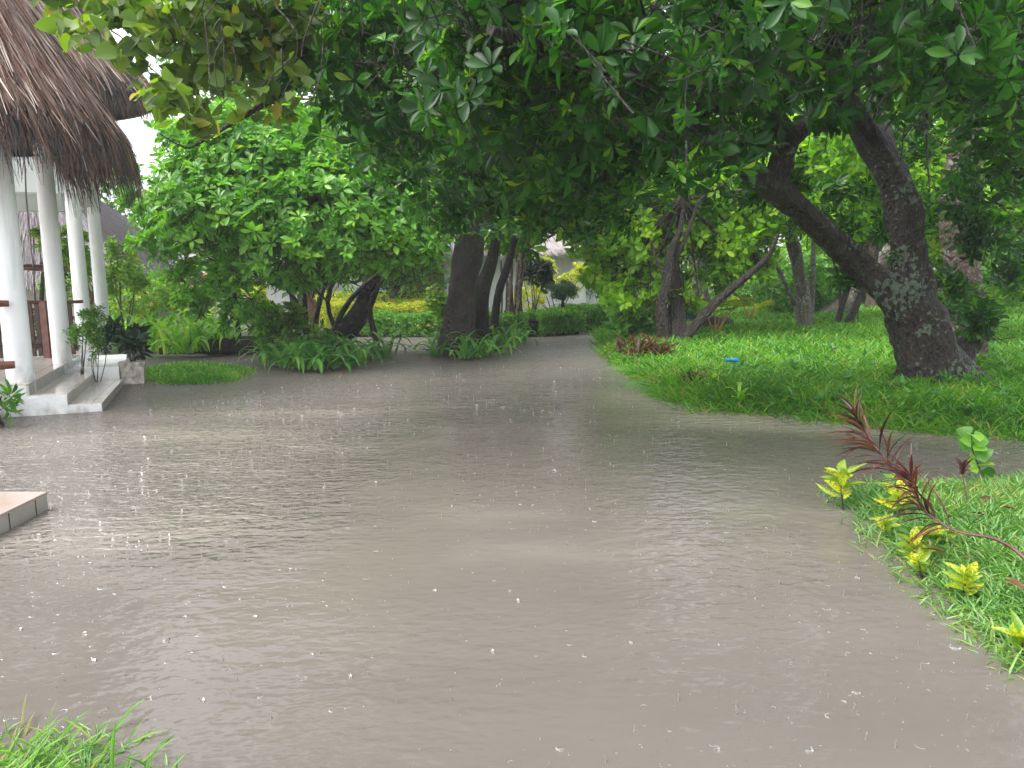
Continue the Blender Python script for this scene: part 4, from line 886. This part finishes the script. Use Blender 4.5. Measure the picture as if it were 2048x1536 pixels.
shrub('garden_shrub', 'feathery bright shrub beside the farthest column', 248, 640, 20.5, [E(235, 520, 20.5, .5, .5, .55), E(265, 545, 20.5, .5, .5, .4), E(225, 570, 20.7, .35, .4, .5)], 420, .15, L_lime, tmpl=T_MID)
shrub('garden_shrub', 'grey green bush in front of the far house corner', 290, 640, 24, [E(285, 575, 24, .8, .7, .55)], 420, .12, L_grey, tmpl=T_LO)
shrub('garden_shrub', 'light green bush seen between the second and third columns', 150, 640, 19, [E(140, 530, 19, .6, .5, 1.0), E(150, 480, 19, .3, .4, .4)], 520, .14, L_lime, tmpl=T_MID)
shrub('garden_shrub', 'small yellow green sprig with a white flower behind the nearest column', 75, 650, 17, [E(82, 480, 17, .25, .2, .25)], 60, .13, L_lime, flowers=3)
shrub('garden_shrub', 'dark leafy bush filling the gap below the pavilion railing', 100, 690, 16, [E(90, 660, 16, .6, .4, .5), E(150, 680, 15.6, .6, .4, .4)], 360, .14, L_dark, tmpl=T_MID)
shrub('garden_shrub', 'orange flowering bush left of the nearest column', -10, 650, 18, [E(-5, 590, 18, .4, .4, .6)], 160, .14, L_lime, flowers=22)
shrub('climbing_shrub', 'thin stemmed small leaved shrub beside the capped post', 160, 735, 12.3, [E(158, 655, 12.4, .2, .2, .28), E(175, 640, 12.6, .14, .2, .2)], 260, .06, L_mid, tmpl=T_LO, nst=4, sr=.35)
shrub('climbing_shrub', 'thin trailing shrub just right of the capped post', 195, 735, 12.6, [E(196, 640, 12.7, .16, .16, .3), E(195, 700, 12.5, .12, .12, .3)], 240, .06, L_mid, tmpl=T_LO, nst=4, sr=.35)
shrub('corner_plant', 'small lance leaved plant at the left picture edge by the plinth', 0, 830, 9.2, [E(2, 800, 9.1, .12, .15, .2)], 16, .18, L_mid, tmpl=T_LAN, ratio=.22, nst=2)
shrub('garden_shrub', 'yellow orange shrub thicket behind the low hedge', 1110, 640, 29, [E(1090, 560, 29, .8, .7, .8), E(1060, 600, 28, .7, .6, .5), E(1150, 560, 30, .7, .6, .7)], 500, .17, L_gold, nst=8)
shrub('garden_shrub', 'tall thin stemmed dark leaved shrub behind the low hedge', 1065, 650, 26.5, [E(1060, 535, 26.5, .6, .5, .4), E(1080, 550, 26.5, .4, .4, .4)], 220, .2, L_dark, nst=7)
shrub('garden_shrub', 'hazy green bushes beyond the curved gate wall', 1240, 610, 42, [E(1235, 585, 42, 1.3, 1, .9), E(1290, 580, 42, 1.6, 1, 1), E(1110, 500, 40, 1.5, 1, 1)], 900, .22, L_far)
shrub('garden_shrub', 'bright green rounded bush on the far lawn', 1590, 640, 27.5, [E(1560, 590, 27.5, 1.0, .8, .7), E(1610, 570, 27.8, 1.2, .9, 1.0), E(1650, 610, 27.5, .7, .6, .5)], 1100, .2, L_bright, nst=8)
for i, (x, y_, r) in enumerate(((1480, 34, 1.4), (1540, 38, 1.8), (1850, 36, 2.0), (1980, 34, 2.2), (2080, 28, 1.8), (1720, 40, 2.0))):
    lab = ['low bush behind the yellow palm seedling', 'soft bush at the far end of the grey road', 'bush at the back edge of the lawn behind the giant', 'wide bush behind the straight trunk', 'bush leaving the picture at the right', 'bush between the leaning grey trunk and the stout trunk'][i]
    shrub('lawn_bush', lab, x, 620, y_, [E(x, 600, y_, r, r*.7, r*.7), E(x+60, 570, y_+1, r, r*.7, r*.6)], 700, .24, L_far if i % 2 else L_mid)
shrub('garden_shrub', 'soft misty bush hiding the right end of the white walled house', 1120, 620, 35, [E(1110, 520, 35, 1.0, .8, .9), E(1150, 570, 35, .8, .7, .6), E(1050, 540, 35, 1.2, .8, .9)], 700, .2, L_far)
# pom pom tree
pp = G(1125, 660, .1); t = tree('pompom_tree', 'small clipped round headed tree in the low hedge', pp, [([pp-ZZ*.1, D(1126, 630, pp[1]), D(1125, 590, pp[1])], [.06, .05, .05], 7)], B_dark, [E(1125, 580, pp[1], .42, .42, .28)], 420, .12, L_grey, tmpl=T_LO, k=6, ratio=.2)
# leafy shrub at the bend beside the forked tree
shrub('bend_shrub', 'broad leaved shrub leaning over the water at the bend', 1285, 690, 18.4, [E(1255, 625, 18.3, .5, .4, .35), E(1290, 640, 18.5, .45, .4, .4), E(1250, 660, 18.2, .3, .3, .2)], 130, .24, L_strap, tmpl=T_OV, k=5, ratio=.45)
# red leaved ti plants at the bend
for (x, y, q) in ((1248, 712, 1), (1275, 722, 1.1), (1300, 722, 1), (1325, 728, .9)):
    strap('red_ti_plant', 'dark red strap leaved plant at the bend below the forked tree', G(x, y, .1), 34, .75*q, .045, L_red, 'red plants at the bend', rise=1.1)
strap('red_ti_plant', 'reddish plant half lost in the lawn in front of the forked tree', G(1385, 775, .1), 26, .5, .035, L_red, rise=1.1)
for (x, y, mt, s, lab) in ((1340, 752, L_strapy, .35, 'pale green strap plant in the lawn edge at the bend'), (1430, 778, L_strapy, .3, 'yellow green seedling standing in the lawn edge left of the blue pipe'), (1480, 800, L_strapy, .3, 'bright seedling at the lawn edge right of the blue pipe'), (1745, 815, L_strapy, .25, 'seedling by the lawn edge in front of the giant trunk'), (1650, 760, L_strap, .22, 'small plant in mid lawn left of the giant trunk')):
    strap('seedling', lab, G(x, y, .12), 9, s, .05, mt, rise=1.2, spread=.02)
shrub('lawn_shrub', 'dark green low shrub at the lawn edge left of the blue pipe', 1370, 780, 12.3, [E(1350, 765, 12.6, .3, .3, .16), E(1400, 775, 12.3, .3, .25, .14)], 60, .15, L_strap, tmpl=T_OV, nst=3)
shrub('lawn_shrub', 'bushy green tuft where the lawn bends beside the red plants', 1265, 740, 14.5, [E(1262, 735, 14.8, .35, .3, .2), E(1290, 750, 14.2, .3, .3, .16)], 80, .14, L_mid, tmpl=T_OV, nst=3)
# palm seedlings
def palm(label, x, y, h_px, s, mat):
    b0 = G(x, y, .15); t = empty('palm_seedling', b0, label, 'palm'); mb = MB(); lv = Leaves(T_LAN)
    for i in range(6):
        az = i*1.15+.3; tipv = b0+np.array([math.cos(az)*s*.7, math.sin(az)*s*.5, s*random.uniform(.7, 1.1)])
        mid = b0+(tipv-b0)*.5+ZZ*s*.25; pts, rd = smooth(np.array([b0, mid, tipv]), np.array([.02, .012, .005]), 5); mb.tube(pts, rd, 5, sub=1)
        for p, q in zip(pts[4:], pts[5:]):
            dd = unit(q-p); sd_ = unit(np.cross(dd, ZZ))
            for sg in (-1, 1): lv.add(p, unit(sd_*sg+dd*.8-ZZ*.15), ZZ, s*.35, s*.07, random.random())
    mb.build('stems', leafstem, t, True); lv.build('fronds', mat, t)
leafstem = plain('orange_palm_stem', (.40, .20, .05), (.5, .28, .07), 8, .4)
palm('young palm with orange stems on the lawn right of the forked tree', 1431, 676, 0, 1.15, L_lime)
palm('small yellow palm seedling before the grey road', 1500, 648, 0, .95, L_gold)
# croton pot
pot = empty('planter', G(268, 765, 0), 'square weathered white pot with a dark leaved plant beside the steps', 'planter')
q = G(268, 766, 0); mb = MB(); hw = .17; hw2 = .205
def frus(mb, c, h0, h1, a0, a1, rnd=None):
    v = [c+Wv*sx*h+U*sy*h+ZZ*z for z, h in ((h0, a0), (h1, a1)) for sx, sy in ((-1, -1), (1, -1), (1, 1), (-1, 1))]
    mb.add(v, [[0,3,2,1],[4,5,6,7],[0,1,5,4],[1,2,6,5],[2,3,7,6],[3,0,4,7]], rnd)
frus(mb, q, -.1, .33, .165, .19); mb.build('pot', M_pot, pot); mb = MB(); frus(mb, q, .331, .38, .205, .21); mb.build('rim', M_pot, pot)
mb = MB()
for i in range(4): mb.tube([q+ZZ*.3, q+ZZ*.55+rng.normal(size=3)*.06, q+ZZ*.85+rng.normal(size=3)*.16], [.018, .014, .008], 6)
mb.build('stems', B_dark, pot, True)
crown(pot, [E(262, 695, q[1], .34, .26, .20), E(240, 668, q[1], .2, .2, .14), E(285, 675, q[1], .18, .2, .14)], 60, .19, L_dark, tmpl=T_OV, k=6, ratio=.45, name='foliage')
# bin, rock, stump, pipe
bn = empty('bin', G(1376, 662, .15), 'dark green round bin beyond the forked tree', 'bin'); q = G(1376, 655, .15)
mb = MB(); mb.tube([q, q+ZZ*.05, q+ZZ*.75, q+ZZ*.8], [.24, .26, .3, .3], 20, sub=1); mb.build('body', M_bin, bn, True); mb = MB(); mb.tube([q+ZZ*.8, q+ZZ*.84, q+ZZ*.92], [.33, .33, .12], 20, sub=1); mb.build('lid', M_bin, bn, True)
def rock(label, x, y, s):
    q = G(x, y, .12); me = MB(); n1, n2 = 10, 16; v = []
    for i in range(n1+1):
        th = math.pi*i/n1
        for j in range(n2):
            ph = 2*math.pi*j/n2; r = 1+.22*math.sin(3*ph+i)+.15*math.cos(5*ph-i*1.3); v.append(q+np.array([s[0]*r*math.sin(th)*math.cos(ph), s[1]*r*math.sin(th)*math.sin(ph), s[2]*(math.cos(th)*.9+.5)]))
    me.add(v, [[i*n2+j, (i+1)*n2+j, (i+1)*n2+(j+1) % n2, i*n2+(j+1) % n2] for i in range(n1) for j in range(n2)]); o = me.build('rock', M_rock, None, True); tag(o, label, 'rock')
rock('dark boulder behind the young orange stemmed palm', 1425, 668, (.34, .25, .36)); rock('low black boulder at the end of the grey road', 1530, 650, (.4, .3, .14)); rock('smaller black boulder right of the palm', 1448, 662, (.25, .2, .3))
pi_ = empty('blue_pipe', G(1476, 745, .1), 'blue plastic standpipe with an elbow sticking out of the lawn', 'pipe'); q = G(1476, 747, .12)
mb = MB(); mb.tube([q-ZZ*.1, q+ZZ*.1, q+ZZ*.17], .027, 12, sub=1); mb.build('riser', M_pipe, pi_, True)
mb = MB(); mb.tube([q+ZZ*.16, q+ZZ*.20+[-.012, 0, 0], q+ZZ*.215+[-.05, 0, 0], q+ZZ*.217+[-.075, 0, 0]], [.034, .036, .036, .034], 12); mb.build('elbow', M_pipe, pi_, True)
mb = MB(); mb.tube([q+ZZ*.217+[-.07, 0, 0], q+ZZ*.217+[-.14, 0, 0]], .025, 12, sub=1); mb.tube([q+ZZ*.217+[-.14, 0, 0], q+ZZ*.217+[-.2, .0, 0]], .034, 12, sub=1); mb.build('spout', M_pipe, pi_, True)

# ---------------------------------------------------------------- near right plants
def red_branch(label, pts, heads, base):
    t = empty('red_leaved_shrub', base, label, 'shrub'); mb = MB(); mb.tube(pts, np.linspace(.011, .005, len(pts)), 8, .1); mb.tube([D(1850, 1020, 4.05), D(1815, 970, 4.15), D(1785, 940, 4.2)], .006, 6)
    lv = Leaves(template(5, 'lance', .55, .03))
    for hp in heads:
        hp = np.asarray(hp); P, _ = smooth(hp, np.zeros(len(hp)), 8); mb.tube(hp, .006, 6)
        m = len(P)
        for i, p in list(enumerate(P))[::2]:
            tt = unit(P[min(i+1, m-1)]-P[max(i-1, 0)]); f = i/m
            for _ in range(4):
                az = random.random()*6.28; b0 = unit(np.cross(tt, ZZ)); c0 = np.cross(tt, b0); d = math.cos(az)*b0+math.sin(az)*c0
                a_ = unit(d*(1-.5*f)+tt*(.55+.5*f)+ZZ*.25+np.array([-.35, 0, 0]))
                lv.add(p, a_, unit(ZZ+rng.normal(size=3)*.4), random.uniform(.17, .32)*(1-.3*f), random.uniform(.012, .018), random.random())
    mb.build('stems', leafred, t, True); lv.build('leaves', L_red, t)
leafred = plain('red_stem', (.05, .018, .015), (.11, .04, .03), 10, .4)
Yr = 5.2
red_branch('dark red narrow leaved shrub arching in from the right over the turf', [D(2120, 1200, 3.55), D(2048, 1115, 3.75), D(1990, 1078, 3.85), D(1915, 1063, 3.95), D(1860, 1030, 4.05), D(1835, 1000, 4.05)],
           [[D(1900, 1058, 3.95), D(1850, 1022, 4.05), D(1830, 980, 4.05), D(1822, 955, 4.05)], [D(1790, 945, 4.20), D(1760, 905, 4.25), D(1735, 870, 4.35), D(1716, 838, 4.35)]], G(2060, 1330, .1))
t = strap('red_seedling', 'small reddish shoot with a thin upright stem between the croton and round leaves', D(1925, 948, 5.3), 14, .17, .018, L_red, rise=1.15, spread=.005)
mb = MB(); q = G(1937, 1055, .1); s_ = D(1925, 950, 5.3)
tl = np.array(t.location); mb.tube([q-ZZ*.03, (q+s_)/2+[.01, 0, 0], s_], [.006, .005, .005], 6); mb.build('stem', leafred, t, True)
def leafy(name, label, base, pts, L, W, mat, k, tmpl, cat='plant', el=.5, group=None):
    t = empty(name, base, label, cat, group); mb = MB(); pts = np.asarray(pts); mb.tube(pts, np.linspace(.008, .003, len(pts)), 6)
    lv = Leaves(tmpl); P, _ = smooth(pts, np.zeros(len(pts)), 10); m = len(P)
    for i in range(k):
        p = P[int(m*(.3+.7*i/k)) if int(m*(.3+.7*i/k)) < m else m-1]; az = i*2.4; d = np.array([math.cos(az+random.uniform(-.6, .6)), math.sin(az)*.8, el+1.1*random.random()**2-.15])
        lv.add(p, unit(d), unit(ZZ*.7-np.array([0, .6, 0])+rng.normal(size=3)*.35), L*random.uniform(.45, 1.15), W*random.uniform(.6, 1.15), random.random())
    mb.build('stem', M_stem, t, True); lv.build('leaves', mat, t); return t
leafy('round_leaved_shrub', 'upright shoot with rounded fresh green leaves at the back of the near turf', G(1965, 990, .1), [G(1965, 990, .1), D(1960, 940, 5.8), D(1945, 900, 5.8), D(1943, 865, 5.8)], .15, .13, L_bright, 16, T_RND, el=.1)
leafy('round_leaved_shrub', 'low round leaved shoot behind the red shrub stem', G(1800, 1000, .1), [G(1790, 1010, .1), D(1785, 970, 6.2), D(1778, 945, 6.2)], .13, .12, L_bright, 8, T_RND, el=.1)
leafy('round_leaved_shrub', 'small green shoot under the red seedling', G(1910, 1000, .1), [G(1910, 1000, .1), D(1908, 975, 6.2), D(1905, 955, 6.2)], .09, .08, L_bright, 9, T_RND, el=.2)
cr = [(1687, 1015, 1678, 945, .17, 'yellow croton standing alone in the water at the turf corner'), (1800, 1045, 1795, 975, .17, 'yellow croton behind the red shrub stem'), (1775, 1075, 1768, 1040, .10, 'small yellow croton at the turf edge under the red leaves'),
      (1835, 1130, 1822, 1085, .14, 'yellow croton drooping to the water below the red leaves'), (1925, 1200, 1932, 1150, .12, 'spotted yellow croton at the turf edge near the right'), (2050, 1310, 2040, 1275, .13, 'yellow croton at the bottom right picture edge'), (2062, 1160, 2055, 1140, .1, 'yellow croton tip at the right edge above the turf'), (1875, 1105, 1872, 1065, .12, 'yellow croton inside the turf beside the arching red stem'), (1845, 1150, 1835, 1120, .1, 'lowest broad yellow croton leaves touching the water')]
for x0, y0, x1, y1, s, lab in cr:
    b0 = G(x0, y0, .02); leafy('yellow_croton', lab, b0, [b0-ZZ*.05, (b0+D(x1, y1, b0[1]))/2, D(x1, y1, b0[1])], s*1.1, s*.36, L_yel, 17, T_OV, el=.5, group='yellow crotons at the turf edge')
# fallen leaves lying on near turf
for i, (x, y) in enumerate(((1960, 1040), (1975, 1032), (2035, 1020), (1930, 1110), (2010, 1160), (1890, 1105), (1990, 1000))):
    lv = Leaves(T_OV); p = G(x, y, .17); lv.add(p, unit(np.array([random.uniform(-1, 1), random.uniform(-1, 1), .1])), unit(ZZ+rng.normal(size=3)*.3), .11, .05, random.random()); tag(lv.build('fallen_leaf', L_litter), 'curled brown fallen leaf lying on the near turf', 'leaf', 'fallen leaves on the turf')
# tall single blades in the near left corner
for x, y0, y1, lab in ((228, 1560, 1440, 'tall single grass blade at the bottom left'), (296, 1580, 1508, 'short single grass blade at the bottom edge')):
    p = G(x, y0, 0); q = D(x+2, y1, p[1]+.02); lv = Leaves(template(5, 'lance', .04, .08)); lv.add(p, unit(q-p), np.array([0, -1, .1]), np.linalg.norm(q-p), .014, .6); tag(lv.build('grass_blade', L_grassn), lab, 'grass')

# ---------------------------------------------------------------- haze of the rain
def hazebox(dens):
    m = bpy.data.materials.new('rain_haze'); m.use_nodes = True; n = m.node_tree; n.nodes.clear()
    out = n.nodes.new("ShaderNodeOutputMaterial"); v = n.nodes.new("ShaderNodeVolumePrincipled"); v.inputs['Density'].default_value = dens; v.inputs['Color'].default_value = (.92, .95, .97, 1)
    n.links.new(v.outputs[0], out.inputs['Volume'])
    mb = MB(); mb.box((-420, -110, -1.4), (840, 0, 0), (0, 620, 0), (0, 0, 22)); o = mb.build('haze', m); tag(o, 'pale rain mist filling the air', 'haze', kind='stuff')
import os
if not os.environ.get('NOHAZE'): hazebox(.0012)
